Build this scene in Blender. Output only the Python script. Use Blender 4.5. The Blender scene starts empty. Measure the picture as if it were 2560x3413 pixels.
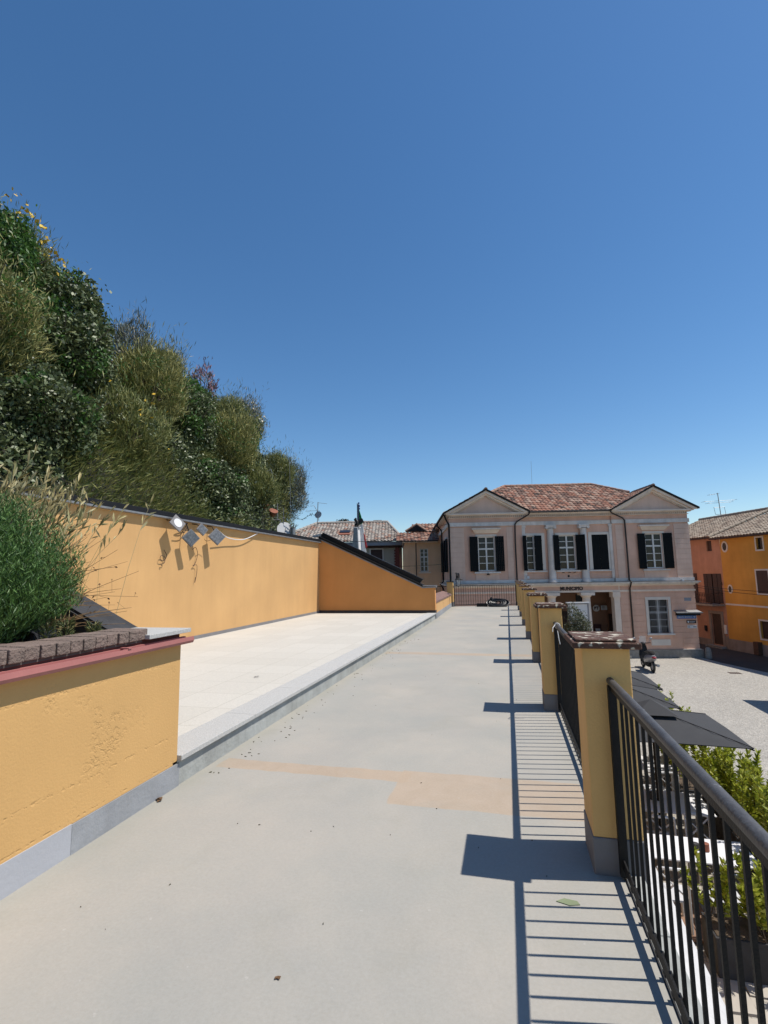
import bpy, math, random
import numpy as np
from mathutils import Vector, Matrix, noise
random.seed(7); rng=np.random.default_rng(11)
PI=math.pi
S=bpy.context.scene
C=bpy.data.collections.new("scene_objects"); S.collection.children.link(C)

# ---------------------------------------------------------------- camera
FPX,YAW,PITCH,ROLL,CAMH=1662.9,0.237976,0.12577,-0.016749,1.6
def cam_axes():
    c,s=math.cos(YAW),math.sin(YAW)
    f0=Vector((-s,c,0)); r0=Vector((c,s,0)); u0=Vector((0,0,1))
    f=math.cos(PITCH)*f0+math.sin(PITCH)*u0; u=-math.sin(PITCH)*f0+math.cos(PITCH)*u0
    return math.cos(ROLL)*r0+math.sin(ROLL)*u, -math.sin(ROLL)*r0+math.cos(ROLL)*u, f
r_,u_,f_=cam_axes()
cd=bpy.data.cameras.new("camera"); cam=bpy.data.objects.new("camera",cd); S.collection.objects.link(cam)
cd.sensor_fit='VERTICAL'; cd.sensor_height=24; cd.sensor_width=18; cd.lens=24*FPX/3413
cd.clip_start=0.05; cd.clip_end=2000
M=Matrix((( r_.x,u_.x,-f_.x,0),(r_.y,u_.y,-f_.y,0),(r_.z,u_.z,-f_.z,CAMH),(0,0,0,1))); cam.matrix_world=M
S.camera=cam
# ---------------------------------------------------------------- sky and sun
SUNV=Vector((0.54,0.085,1.0)).normalized()
w=bpy.data.worlds.new("World"); S.world=w; w.use_nodes=True
nt=w.node_tree; bg=nt.nodes['Background']
sky=nt.nodes.new('ShaderNodeTexSky'); sky.sky_type='NISHITA'; sky.sun_disc=False
sky.sun_elevation=math.asin(SUNV.z); sky.sun_rotation=math.atan2(SUNV.x,SUNV.y)
sky.altitude=100; sky.air_density=1.0; sky.dust_density=0.2; sky.ozone_density=2.5
hs_=nt.nodes.new('ShaderNodeHueSaturation'); hs_.inputs['Saturation'].default_value=1.22; hs_.inputs['Hue'].default_value=.499
nt.links.new(sky.outputs[0],hs_.inputs['Color']); nt.links.new(hs_.outputs[0],bg.inputs[0]); bg.inputs[1].default_value=0.121
sl=bpy.data.lights.new("sun",'SUN'); so=bpy.data.objects.new("sun",sl); S.collection.objects.link(so)
sl.energy=5.0; sl.angle=math.radians(0.5); sl.color=(1,0.945,0.865)
so.rotation_euler=(-SUNV).to_track_quat('-Z','Y').to_euler(); so.location=(30,10,40)
S.view_settings.view_transform='Standard'; S.view_settings.look='None'
S.view_settings.exposure=0.12; S.view_settings.gamma=1

# ---------------------------------------------------------------- materials
def _n(nt,t,**k):
    n=nt.nodes.new(t)
    for a,b in k.items(): setattr(n,a,b)
    return n
def streaks(key,amt=.14,sc=3.0):
    m=MT[key]; t=m.node_tree; L=t.links; b=t.nodes['Principled BSDF']; src=b.inputs['Base Color'].links[0].from_socket
    tc=_n(t,'ShaderNodeTexCoord'); mp=_n(t,'ShaderNodeMapping'); mp.inputs['Scale'].default_value=(sc,sc,sc*.12); L.new(tc.outputs['Object'],mp.inputs[0])
    n=_n(t,'ShaderNodeTexNoise'); n.inputs['Scale'].default_value=1; n.inputs['Detail'].default_value=8; n.inputs['Roughness'].default_value=.7; L.new(mp.outputs[0],n.inputs[0])
    n2=_n(t,'ShaderNodeTexNoise'); n2.inputs['Scale'].default_value=.55; n2.inputs['Detail'].default_value=5; L.new(tc.outputs['Object'],n2.inputs[0])
    ad=_n(t,'ShaderNodeMath',operation='ADD'); L.new(n.outputs[0],ad.inputs[0]); L.new(n2.outputs[0],ad.inputs[1])
    r=_n(t,'ShaderNodeValToRGB'); r.color_ramp.elements[0].position=.36; r.color_ramp.elements[1].position=.64
    r.color_ramp.elements[0].color=(1-amt,1-amt*1.05,1-amt*1.1,1); r.color_ramp.elements[1].color=(1+amt*.45,1+amt*.5,1+amt*.7,1)
    hf=_n(t,'ShaderNodeMath',operation='MULTIPLY'); hf.inputs[1].default_value=.5; L.new(ad.outputs[0],hf.inputs[0]); L.new(hf.outputs[0],r.inputs[0])
    mx=_n(t,'ShaderNodeMix',data_type='RGBA',blend_type='MULTIPLY'); mx.inputs['Factor'].default_value=1; L.new(src,mx.inputs['A']); L.new(r.outputs[0],mx.inputs['B']); L.new(mx.outputs['Result'],b.inputs['Base Color'])
def c4(c): return (c[0],c[1],c[2],1)
def pm(name,col,rough=.8,var=.12,scale=2.0,bump=0.0,bscale=30,metal=0.0,col2=None,spots=None,spec=.5,island=None,trans=0.0,stain=None):
    col=tuple(x*.86 for x in col); col2=tuple(x*.86 for x in col2) if col2 else None
    m=bpy.data.materials.new(name); m.use_nodes=True; t=m.node_tree; L=t.links
    b=t.nodes['Principled BSDF']; b.inputs['Roughness'].default_value=rough; b.inputs['Metallic'].default_value=metal
    b.inputs['Specular IOR Level'].default_value=spec
    tc=_n(t,'ShaderNodeTexCoord')
    if island:
        g=_n(t,'ShaderNodeNewGeometry'); r=_n(t,'ShaderNodeValToRGB'); els=r.color_ramp.elements
        els[0].color=c4(island[0]); els[1].color=c4(island[-1])
        for i,c in enumerate(island[1:-1]):
            e=els.new((i+1)/(len(island)-1)); e.color=c4(c)
        L.new(g.outputs['Random Per Island'],r.inputs[0]); out=r.outputs[0]
    else:
        n=_n(t,'ShaderNodeTexNoise'); n.inputs['Scale'].default_value=scale; n.inputs['Detail'].default_value=7; n.inputs['Roughness'].default_value=.6
        L.new(tc.outputs['Object'],n.inputs['Vector'])
        r=_n(t,'ShaderNodeValToRGB'); r.color_ramp.elements[0].position=.3; r.color_ramp.elements[1].position=.7
        c2=col2 or tuple(min(1,x*(1+var)) for x in col); c1=col if col2 else tuple(x*(1-var) for x in col)
        r.color_ramp.elements[0].color=c4(c1); r.color_ramp.elements[1].color=c4(c2)
        L.new(n.outputs['Fac'],r.inputs[0]); out=r.outputs[0]
    if spots:
        sc,th,sco=spots
        n2=_n(t,'ShaderNodeTexNoise'); n2.inputs['Scale'].default_value=sc; n2.inputs['Detail'].default_value=4
        L.new(tc.outputs['Object'],n2.inputs['Vector'])
        r2=_n(t,'ShaderNodeValToRGB'); r2.color_ramp.elements[0].position=th; r2.color_ramp.elements[1].position=min(1,th+.05)
        mx=_n(t,'ShaderNodeMix',data_type='RGBA'); L.new(n2.outputs['Fac'],r2.inputs[0]); L.new(r2.outputs[0],mx.inputs['Factor'])
        L.new(out,mx.inputs['A']); mx.inputs['B'].default_value=c4(sco); out=mx.outputs['Result']
    L.new(out,b.inputs['Base Color'])
    if bump:
        n3=_n(t,'ShaderNodeTexNoise'); n3.inputs['Scale'].default_value=bscale; n3.inputs['Detail'].default_value=5
        L.new(tc.outputs['Object'],n3.inputs['Vector'])
        bp=_n(t,'ShaderNodeBump'); bp.inputs['Strength'].default_value=bump; bp.inputs['Distance'].default_value=.02
        L.new(n3.outputs['Fac'],bp.inputs['Height']); L.new(bp.outputs[0],b.inputs['Normal'])
    if trans:
        o=t.nodes['Material Output']; tr=_n(t,'ShaderNodeBsdfTranslucent'); ms=_n(t,'ShaderNodeMixShader'); ms.inputs[0].default_value=trans
        L.new(out,tr.inputs['Color']); L.new(b.outputs[0],ms.inputs[1]); L.new(tr.outputs[0],ms.inputs[2]); L.new(ms.outputs[0],o.inputs['Surface'])
    return m
def srgb(r,g,b):
    f=lambda v:(v/255/12.92) if v/255<=.04045 else ((v/255+.055)/1.055)**2.4
    return (f(r),f(g),f(b))
MT={}
MT['ochre']=pm('ochre_stucco',(.64,.375,.15),.9,.05,1.0,.2,90)
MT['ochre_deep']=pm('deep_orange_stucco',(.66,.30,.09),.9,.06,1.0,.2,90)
MT['ochre_rough']=pm('ochre_rough_plaster',(.64,.38,.14),.9,.05,1.0,.12,70)
def boardmat():
    m=MT['ochre_rough']; t=m.node_tree; L=t.links; b=t.nodes['Principled BSDF']
    tc=_n(t,'ShaderNodeTexCoord'); sx=_n(t,'ShaderNodeSeparateXYZ'); L.new(tc.outputs['Object'],sx.inputs[0])
    n=_n(t,'ShaderNodeTexNoise'); n.inputs['Scale'].default_value=42; n.inputs['Detail'].default_value=4; L.new(tc.outputs['Object'],n.inputs[0])
    r=_n(t,'ShaderNodeValToRGB'); r.color_ramp.elements[0].position=.50; r.color_ramp.elements[1].position=.62; L.new(n.outputs[0],r.inputs[0])
    n2=_n(t,'ShaderNodeTexNoise'); n2.inputs['Scale'].default_value=3.2; n2.inputs['Detail'].default_value=2; L.new(tc.outputs['Object'],n2.inputs[0])
    r2=_n(t,'ShaderNodeValToRGB'); r2.color_ramp.elements[0].position=.56; r2.color_ramp.elements[1].position=.68; L.new(n2.outputs[0],r2.inputs[0])
    masks=[r2.outputs[0]]
    for z0,wd in ((.385,.014),(.95,.02),(.19,.008)):
        a=_n(t,'ShaderNodeMath',operation='SUBTRACT'); a.inputs[1].default_value=z0; L.new(sx.outputs[2],a.inputs[0])
        nn=_n(t,'ShaderNodeMath',operation='MULTIPLY_ADD'); L.new(n2.outputs[0],nn.inputs[0]); nn.inputs[1].default_value=.03; L.new(a.outputs[0],nn.inputs[2])
        c=_n(t,'ShaderNodeMath',operation='SUBTRACT'); L.new(nn.outputs[0],c.inputs[0]); c.inputs[1].default_value=.015
        ab=_n(t,'ShaderNodeMath',operation='ABSOLUTE'); L.new(c.outputs[0],ab.inputs[0])
        mr=_n(t,'ShaderNodeMapRange'); mr.inputs['From Min'].default_value=wd; mr.inputs['From Max'].default_value=0; L.new(ab.outputs[0],mr.inputs[0]); masks.append(mr.outputs[0])
    mx=masks[0]
    for k in masks[1:]:
        q=_n(t,'ShaderNodeMath',operation='MAXIMUM'); L.new(mx,q.inputs[0]); L.new(k,q.inputs[1]); mx=q.outputs[0]
    p=_n(t,'ShaderNodeMath',operation='MULTIPLY'); L.new(mx,p.inputs[0]); L.new(r.outputs[0],p.inputs[1])
    bp=_n(t,'ShaderNodeBump'); bp.inputs['Strength'].default_value=.5; bp.inputs['Distance'].default_value=.006; bp.invert=True; L.new(p.outputs[0],bp.inputs['Height'])
    old=b.inputs['Normal'].links[0].from_node; L.new(old.outputs[0],bp.inputs['Normal']); L.new(bp.outputs[0],b.inputs['Normal'])
boardmat()
MT['ochre_dull']=pm('ochre_pillar_paint',(.82,.50,.18),.85,.05,2.5,.2,60)
MT['grey_plinth']=pm('grey_plinth_paint',(.30,.31,.32),.8,.14,3,.2,40)
MT['grey_dark']=pm('grey_pillar_plinth',(.21,.20,.20),.85,.12,3,.2,40)
MT['concrete']=pm('cast_concrete',(.36,.37,.345),.85,.2,4,.3,30)
MT['granite']=pm('flamed_granite',(.42,.42,.40),.75,.0,90,.5,200,col2=(.62,.61,.585))
MT['terracotta']=pm('lichen_terracotta',(.10,.05,.035),.95,.35,14,.6,60,spots=(17,.575,(.50,.46,.37)))
MT['brick']=pm('weathered_brick',(.15,.115,.095),.95,.0,9,.9,50,col2=(.25,.18,.15))
MT['gutter']=pm('pinkish_red_metal',(.38,.14,.125),.6,.12,2,.05,20)
MT['redstrip']=pm('dark_red_strip',(.16,.04,.03),.8,.1,4)
MT['iron']=pm('dark_grey_iron',(.008,.0075,.0075),.6,.3,20,.2,120,spec=.3)
MT['iron_top']=pm('worn_grey_handrail',(.075,.072,.072),.5,.3,14,.2,80,spots=(30,.70,(.3,.3,.3)))
MT['black']=pm('black_metal',(.008,.008,.009),.6,.2,10,spec=.3)
MT['black_matte']=pm('black_membrane',(.035,.034,.036),.8,.3,6,.5,18)
MT['steel']=pm('weathered_steel',(.30,.30,.30),.45,.2,8,.1,40,metal=.5)
MT['rubber']=pm('black_rubber',(.012,.012,.012),.4,.2,10)
MT['white']=pm('white_paint',(.72,.72,.72),.6,.05,4)
MT['white_metal']=pm('white_lacquered_metal',(.62,.63,.65),.4,.04,4)
MT['pink']=pm('pink_stucco',(.80,.50,.365),.9,.08,1.2,.2,50)
MT['pink_pale']=pm('pale_pink_stucco',(.82,.585,.455),.9,.07,1.5,.2,50)
MT['cream']=pm('cream_stone_paint',(.88,.74,.61),.85,.09,2,.2,50)
MT['greywhite']=pm('grey_white_stone',(.78,.72,.65),.85,.12,3,.2,50)
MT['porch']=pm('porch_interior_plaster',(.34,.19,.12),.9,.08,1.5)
MT['stone']=pm('grey_stone_plinth',(.24,.225,.20),.9,.0,6,.8,25,col2=(.37,.35,.31))
MT['shutter']=pm('black_green_shutter',(.004,.006,.007),.75,.2,6,spec=.2)
MT['frame']=pm('white_window_frame',(.75,.73,.68),.6,.05,6)
MT['trimw']=pm('whitish_window_trim',(.74,.67,.59),.8,.06,3)
MT['downpipe']=pm('dark_downpipe',(.022,.014,.012),.4,.2,5)
MT['orange']=pm('orange_stucco',(.70,.34,.06),.9,.10,.8,.2,40)
MT['salmon']=pm('salmon_stucco',(.56,.29,.18),.9,.16,.9,.2,40)
MT['plinth_grey']=pm('rendered_plinth',(.33,.27,.22),.9,.15,2,.3,30)
MT['brown']=pm('brown_shutter',(.055,.028,.022),.7,.2,8)
MT['wood']=pm('old_wood_door',(.07,.042,.03),.75,.3,9)
MT['beige']=pm('beige_render',(.42,.39,.31),.9,.06,1.5)
MT['peach']=pm('peach_render',(.92,.56,.32),.9,.07,1.2,.2,40)
MT['redbrick']=pm('red_brick',(.20,.06,.045),.9,.25,15,.3,40)
MT['fabric']=pm('charcoal_canvas',(.042,.042,.044),.9,.08,5,.12,400)
MT['fabric_d']=pm('black_canvas',(.016,.016,.018),.9,.08,5)
MT['tcloth']=pm('white_tabletop',(.80,.80,.82),.5,.02,3)
MT['blue']=pm('blue_sign',(.03,.15,.50),.4,.04,4)
MT['skin_sol']=pm('scratched_lamp_glass',(.05,.055,.06),.35,.5,22,.2,60,col2=(.20,.21,.22))
MT['bronze']=pm('dark_bronze',(.02,.018,.016),.5,.3,8)
MT['shade_stone']=pm('shaded_obelisk_stone',(.42,.42,.41),.8,.25,3,.3,30)  # monument stone toned grey for its shaded front
MT['lit_stone']=pm('sunlit_obelisk_stone',(.75,.74,.72),.6,.04,3)  # same monument stone toned white for its sunlit faces
MT['fgreen']=pm('flag_green',(.01,.22,.08),.8,.05,3)
MT['fred']=pm('flag_red',(.45,.02,.02),.8,.05,3)
MT['fwhite']=pm('flag_white',(.75,.75,.75),.8,.03,3)
MT['fblue']=pm('flag_blue',(.02,.04,.25),.8,.05,3)
MT['pot']=pm('terracotta_pot',(.28,.10,.06),.85,.2,6)
MT['soil']=pm('dry_soil',(.10,.07,.045),1,.4,8,.8,40)
MT['bark']=pm('bark',(.10,.08,.06),.95,.3,12,.8,30)
MT['rust']=pm('rusty_bars',(.06,.03,.022),.8,.3,20)
MT['silver']=pm('silver_bodywork',(.35,.35,.37),.3,.06,5,metal=.3)
MT['redlamp']=pm('red_lens',(.25,.01,.02),.3,.05,5)
MT['plank']=pm('brown_deck_board',(.25,.15,.10),.8,.15,7)
MT['text_dark']=pm('dark_lettering',(.03,.015,.01),.6,.05,5)
MT['text_white']=pm('white_lettering',(.65,.68,.72),.6,.03,5)
MT['lightgreen']=pm('faded_leaflet',(.22,.26,.15),.9,.1,5)
MT['dryleaf']=pm('dry_leaf',(.13,.07,.03),.9,.3,30)
for k_,a_,s_ in (('ochre_deep',.08,2.2),('ochre',.10,2.2),('ochre_rough',.07,2.5),('ochre_dull',.12,5),('orange',.16,1.6),('salmon',.22,1.8),('pink',.14,2.2),('pink_pale',.14,2.2),('peach',.12,2),('greywhite',.18,3),('cream',.12,3),('grey_plinth',.16,4),('concrete',.2,3),('stone',.2,2),('plinth_grey',.25,2)): streaks(k_,a_,s_)
g=bpy.data.materials.new('dark_glass'); g.use_nodes=True; b=g.node_tree.nodes['Principled BSDF']
b.inputs['Base Color'].default_value=(.02,.02,.022,1); b.inputs['Roughness'].default_value=.08; b.inputs['Specular IOR Level'].default_value=.3; MT['glass']=g
g=bpy.data.materials.new('lantern_glass'); g.use_nodes=True; b=g.node_tree.nodes['Principled BSDF']
b.inputs['Base Color'].default_value=(.7,.72,.72,1); b.inputs['Roughness'].default_value=.15; b.inputs['Alpha'].default_value=.35; MT['lglass']=g
# leaves
MT['ivy']=pm('ivy_leaves',(0,0,0),.5,island=[(.02,.032,.012),(.05,.07,.024),(.085,.115,.04),(.17,.20,.085),(.065,.09,.034)],trans=.12)
MT['broom']=pm('broom_stems',(0,0,0),.6,island=[(.06,.085,.022),(.12,.15,.04),(.20,.22,.06),(.34,.32,.11),(.10,.13,.036)],trans=.15)
MT['broomgold']=pm('dry_golden_broom',(0,0,0),.7,island=[(.07,.09,.025),(.16,.175,.05),(.26,.26,.075),(.42,.37,.13),(.11,.13,.036),(.20,.20,.06)],trans=.15)
MT['brightgreen']=pm('bright_green_leaves',(0,0,0),.5,island=[(.03,.08,.016),(.06,.14,.026),(.10,.20,.045),(.04,.10,.02)],trans=.3)
MT['greyblue']=pm('grey_blue_stems',(0,0,0),.6,island=[(.05,.07,.06),(.10,.12,.09),(.17,.18,.14),(.3,.28,.22)],trans=.15)
MT['rosemary']=pm('rosemary_needles',(0,0,0),.55,island=[(.02,.055,.012),(.04,.10,.02),(.075,.16,.03),(.12,.22,.05),(.035,.08,.018)],trans=.15)
MT['seedhead']=pm('dry_seed_heads',(0,0,0),.8,island=[(.22,.18,.07),(.36,.29,.12),(.50,.44,.25),(.20,.20,.07)],trans=.15)
MT['yellow']=pm('yellow_flowers',(0,0,0),.7,island=[(.55,.34,.02),(.65,.45,.05)])
MT['whiteseed']=pm('whitish_seed_tufts',(0,0,0),.7,island=[(.5,.42,.3),(.65,.6,.5)])
MT['purple']=pm('purple_flower_spikes',(0,0,0),.7,island=[(.20,.08,.12),(.28,.16,.2),(.12,.10,.05)])
MT['hedge']=pm('hedge_leaves',(0,0,0),.35,island=[(.12,.16,.012),(.26,.31,.025),(.40,.44,.05),(.50,.52,.10)],trans=.42)
MT['olive']=pm('olive_leaves',(0,0,0),.5,island=[(.05,.06,.03),(.10,.11,.06),(.17,.18,.11),(.07,.09,.03)],trans=.2)
MT['darkleaf']=pm('dark_evergreen',(0,0,0),.7,island=[(.01,.015,.01),(.02,.03,.018),(.035,.045,.03)])

# ---------------------------------------------------------------- mesh builder
OFF={}
def prop(o,label=None,cat=None,group=None,kind=None):
    if label: o['label']=label
    if cat: o['category']=cat
    if group: o['group']=group
    if kind: o['kind']=kind
    return o
def thing(name,label,cat,loc=(0,0,0),rz=0.0,group=None,zonly=False):
    o=bpy.data.objects.new(name,None); C.objects.link(o); o.location=loc; o.rotation_euler=(0,0,rz); o.empty_display_size=.1
    OFF[o.name]=Vector((0,0,loc[2])) if zonly else Vector(loc)
    return prop(o,label,cat,group)
class MB:
    def __init__(s): s.v=[]; s.f=[]; s.uv=None; s.sm=False
    def add(s,vs,fs):
        n=len(s.v); s.v+= [tuple(v) for v in vs]; s.f+=[tuple(i+n for i in f) for f in fs]; return s
    def box(s,x0,x1,y0,y1,z0,z1):
        return s.add([(x0,y0,z0),(x1,y0,z0),(x1,y1,z0),(x0,y1,z0),(x0,y0,z1),(x1,y0,z1),(x1,y1,z1),(x0,y1,z1)],
          [(0,3,2,1),(4,5,6,7),(0,1,5,4),(1,2,6,5),(2,3,7,6),(3,0,4,7)])
    def quad(s,*p): return s.add(p,[tuple(range(len(p)))])
    def prism(s,poly,vec):
        n=len(poly); a=[Vector(p) for p in poly]; b=[p+Vector(vec) for p in a]
        fs=[tuple(range(n))[::-1],tuple(range(n,2*n))]+[(i,(i+1)%n,n+(i+1)%n,n+i) for i in range(n)]
        return s.add(a+b,fs)
    def tube(s,pts,r,n=8,cap=True,flat=None):
        pts=[Vector(p) for p in pts]; k=len(pts); rr=r if isinstance(r,(list,tuple)) else [r]*k
        base=len(s.v); up=None
        for i,p in enumerate(pts):
            t=(pts[min(i+1,k-1)]-pts[max(i-1,0)]).normalized()
            if up is None: up=t.cross(Vector((0,0,1)));
            if up.length<.05: up=t.cross(Vector((0,1,0)))
            up=(up-t*up.dot(t)).normalized(); bi=t.cross(up)
            for j in range(n):
                a=2*PI*j/n; s.v.append(tuple(p+(up*math.cos(a)+bi*math.sin(a))*rr[i]))
        for i in range(k-1):
            for j in range(n):
                a=base+i*n+j; b=base+i*n+(j+1)%n; s.f.append((a,b,b+n,a+n))
        if cap: s.f.append(tuple(base+j for j in range(n))[::-1]); s.f.append(tuple(base+(k-1)*n+j for j in range(n)))
        return s
    def lathe(s,prof,cx,cy,n=20):
        base=len(s.v); k=len(prof)
        for r,z in prof:
            for j in range(n): a=2*PI*j/n; s.v.append((cx+r*math.cos(a),cy+r*math.sin(a),z))
        for i in range(k-1):
            for j in range(n): a=base+i*n+j; b=base+i*n+(j+1)%n; s.f.append((a,b,b+n,a+n))
        s.f.append(tuple(base+j for j in range(n))[::-1]); s.f.append(tuple(base+(k-1)*n+j for j in range(n)))
        return s
    def ellipsoid(s,c,r,n=12,m=8):
        prof=[(max(.001,math.sin(PI*i/m)),-math.cos(PI*i/m)) for i in range(m+1)]
        t=MB(); t.lathe(prof,0,0,n); return s.add([(c[0]+v[0]*r[0],c[1]+v[1]*r[1],c[2]+v[2]*r[2]) for v in t.v],t.f)
    def build(s,name,mat,parent=None,bevel=0,smooth=False,kind=None,sub=0):
        me=bpy.data.meshes.new(name); off=Vector((0,0,0))
        if parent is not None: off=OFF.get(parent.name,Vector((0,0,0)))
        V=[(v[0]-off.x,v[1]-off.y,v[2]-off.z) for v in s.v] if off.length else s.v
        me.from_pydata(V,[],s.f); me.validate(); me.update()
        if smooth:
            me.polygons.foreach_set('use_smooth',[True]*len(me.polygons))
            try: me.set_sharp_from_angle(angle=math.radians(40))
            except Exception: pass
        me.materials.append(MT[mat] if isinstance(mat,str) else mat)
        o=bpy.data.objects.new(name,me); C.objects.link(o)
        if parent is not None: o.parent=parent; OFF[o.name]=off
        else: OFF[o.name]=off
        if bevel:
            bm=o.modifiers.new('bevel','BEVEL'); bm.width=bevel; bm.segments=2; bm.limit_method='ANGLE'; bm.angle_limit=.6
        if kind: o['kind']=kind
        return o
def copy_tree(o,parent=None):
    c=o.copy(); C.objects.link(c)
    if parent is not None: c.parent=parent
    for ch in [x for x in list(C.objects) if x.parent==o]: copy_tree(ch,c)
    return c
def wall_holes(mb,s0,s1,z0,z1,holes,n0,n1,rev=True):
    ss=sorted({s0,s1,*[h[0] for h in holes],*[h[1] for h in holes]}); zz=sorted({z0,z1,*[h[2] for h in holes],*[h[3] for h in holes]})
    ss=[a for a in ss if s0<=a<=s1]; zz=[a for a in zz if z0<=a<=z1]
    for i in range(len(ss)-1):
        for j in range(len(zz)-1):
            cs,cz=(ss[i]+ss[i+1])/2,(zz[j]+zz[j+1])/2
            if any(h[0]<cs<h[1] and h[2]<cz<h[3] for h in holes): continue
            mb.quad((ss[i],n0,zz[j]),(ss[i+1],n0,zz[j]),(ss[i+1],n0,zz[j+1]),(ss[i],n0,zz[j+1]))
    for a,b,c,d in holes:
        mb.quad((a,n0,c),(a,n0,d),(a,n1,d),(a,n1,c)); mb.quad((b,n0,c),(b,n1,c),(b,n1,d),(b,n0,d))
        mb.quad((a,n0,d),(b,n0,d),(b,n1,d),(a,n1,d)); mb.quad((a,n0,c),(a,n1,c),(b,n1,c),(b,n0,c))
    return mb
def text_mesh(txt,size,mat,parent,loc,rot,depth=.01,name='lettering',align='CENTER',bold=.0,xs=1.0):
    cu=bpy.data.curves.new(name,'FONT'); cu.body=txt; cu.size=size; cu.extrude=depth; cu.align_x=align; cu.align_y='CENTER'; cu.offset=bold; cu.resolution_u=3
    tmp=bpy.data.objects.new('tmp',cu); S.collection.objects.link(tmp)
    dg=bpy.context.evaluated_depsgraph_get(); dg.update(); me=bpy.data.meshes.new_from_object(tmp.evaluated_get(dg)); bpy.data.objects.remove(tmp)
    me.name=name; me.materials.clear(); me.materials.append(MT[mat])
    me.transform(Matrix.Scale(xs,4,Vector((1,0,0))))
    me.transform(Matrix.Translation(Vector(loc)-OFF.get(parent.name,Vector((0,0,0))))@rot)
    o=bpy.data.objects.new(name,me); C.objects.link(o); o.parent=parent; return o
RX90=Matrix.Rotation(PI/2,4,'X')

# ---------------------------------------------------------------- roof tiles
def tilemat(name,cols,seed=0.0):
    m=bpy.data.materials.new(name); m.use_nodes=True; t=m.node_tree; L=t.links; b=t.nodes['Principled BSDF']; b.inputs['Roughness'].default_value=.85
    uv=_n(t,'ShaderNodeUVMap'); wn=_n(t,'ShaderNodeTexWhiteNoise',noise_dimensions='3D'); fl=_n(t,'ShaderNodeVectorMath',operation='FLOOR')
    L.new(uv.outputs[0],fl.inputs[0]); L.new(fl.outputs[0],wn.inputs[0])
    tc=_n(t,'ShaderNodeTexCoord'); nz=_n(t,'ShaderNodeTexNoise'); nz.inputs['Scale'].default_value=.9; nz.inputs['Detail'].default_value=8; L.new(tc.outputs['Object'],nz.inputs[0])
    mm=_n(t,'ShaderNodeMath',operation='MULTIPLY_ADD'); mm.inputs[1].default_value=.75; L.new(wn.outputs[0],mm.inputs[0])
    m2=_n(t,'ShaderNodeMath',operation='MULTIPLY'); m2.inputs[1].default_value=.32; L.new(nz.outputs[0],m2.inputs[0]); L.new(m2.outputs[0],mm.inputs[2])
    r=_n(t,'ShaderNodeValToRGB'); els=r.color_ramp.elements; els[0].color=c4(cols[0]); els[1].color=c4(cols[-1]); els[0].position=.15; els[1].position=.85
    for i,c in enumerate(cols[1:-1]): e=els.new(.15+.7*(i+1)/(len(cols)-1)); e.color=c4(c)
    L.new(mm.outputs[0],r.inputs[0]); L.new(r.outputs[0],b.inputs['Base Color'])
    return m
MT['tiles_red']=tilemat('red_roof_tiles',[(.06,.04,.03),(.19,.085,.055),(.27,.115,.07),(.34,.23,.17),(.13,.07,.05)])
MT['tiles_grey']=tilemat('greyed_roof_tiles',[(.14,.11,.09),(.26,.225,.19),(.33,.30,.26),(.24,.14,.10)])
MT['tiles_old']=tilemat('old_brown_roof_tiles',[(.12,.09,.065),(.25,.19,.14),(.34,.28,.21),(.19,.13,.09)])
def inpoly(x,y,P):
    r=False; n=len(P)
    for i in range(n):
        x1,y1=P[i]; x2,y2=P[(i+1)%n]
        if (y1>y)!=(y2>y) and x<(x2-x1)*(y-y1)/(y2-y1)+x1: r=not r
    return r
def tile_sheet(name,mat,parent,O,U,V,poly,tw=.24,th=.36,amp=.035,jit=.008):
    """poly in (u,v) metres on the plane O+u*U+v*V ; V runs up the slope"""
    O,U,V=Vector(O),Vector(U).normalized(),Vector(V).normalized(); N=U.cross(V).normalized()
    if N.z<0: N=-N
    us=[p[0] for p in poly]; vs=[p[1] for p in poly]; u0,u1,v0,v1=min(us),max(us),min(vs),max(vs)
    nu=int((u1-u0)/tw)+1; nv=int((v1-v0)/th)+1; sub=6; prof=[0,.75,1,.75,0,-.25]
    verts=[]; faces=[]; uvs=[]; off=OFF.get(parent.name,Vector())
    rnd=random.Random(5)
    for j in range(nv):
        for i in range(nu):
            jt=rnd.uniform(-jit,jit); cu,cv=u0+(i+.5)*tw,v0+(j+.5)*th
            if not inpoly(cu,min(cv,v1-.01),poly): continue
            b=len(verts)
            for q in range(2):
                vv=min(v0+(j+q*1.08)*th,v1); lift=.03*(1-q)+.004
                for k in range(sub+1):
                    h=prof[k%sub]*amp
                    verts.append(tuple(O+U*(u0+(i+k/sub)*tw)+V*vv+N*(h+lift+jt)-off))
            for k in range(sub):
                faces.append((b+k,b+k+1,b+sub+2+k,b+sub+1+k)); uvs+= [(i+.5,j+.5)]*4
            # butt end
            b2=len(verts)
            for k in range(sub+1):
                h=prof[k%sub]*amp
                verts.append(tuple(O+U*(u0+(i+k/sub)*tw)+V*(v0+j*th)+N*(h-.012+jt)-off))
            for k in range(sub): faces.append((b2+k,b2+k+1,b+k+1,b+k)); uvs+=[(i+.5,j+.5)]*4
    # base sheet below the tiles
    b=len(verts); verts+=[tuple(O+U*p[0]+V*p[1]-N*.03-off) for p in poly]; faces.append(tuple(range(b,b+len(poly)))); uvs+=[(.5,.5)]*len(poly)
    me=bpy.data.meshes.new(name); me.from_pydata(verts,[],faces); l=me.uv_layers.new(name='UVMap'); l.data.foreach_set('uv',[c for p in uvs for c in p]); me.update()
    me.materials.append(MT[mat]); o=bpy.data.objects.new(name,me); C.objects.link(o); o.parent=parent; return o
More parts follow.
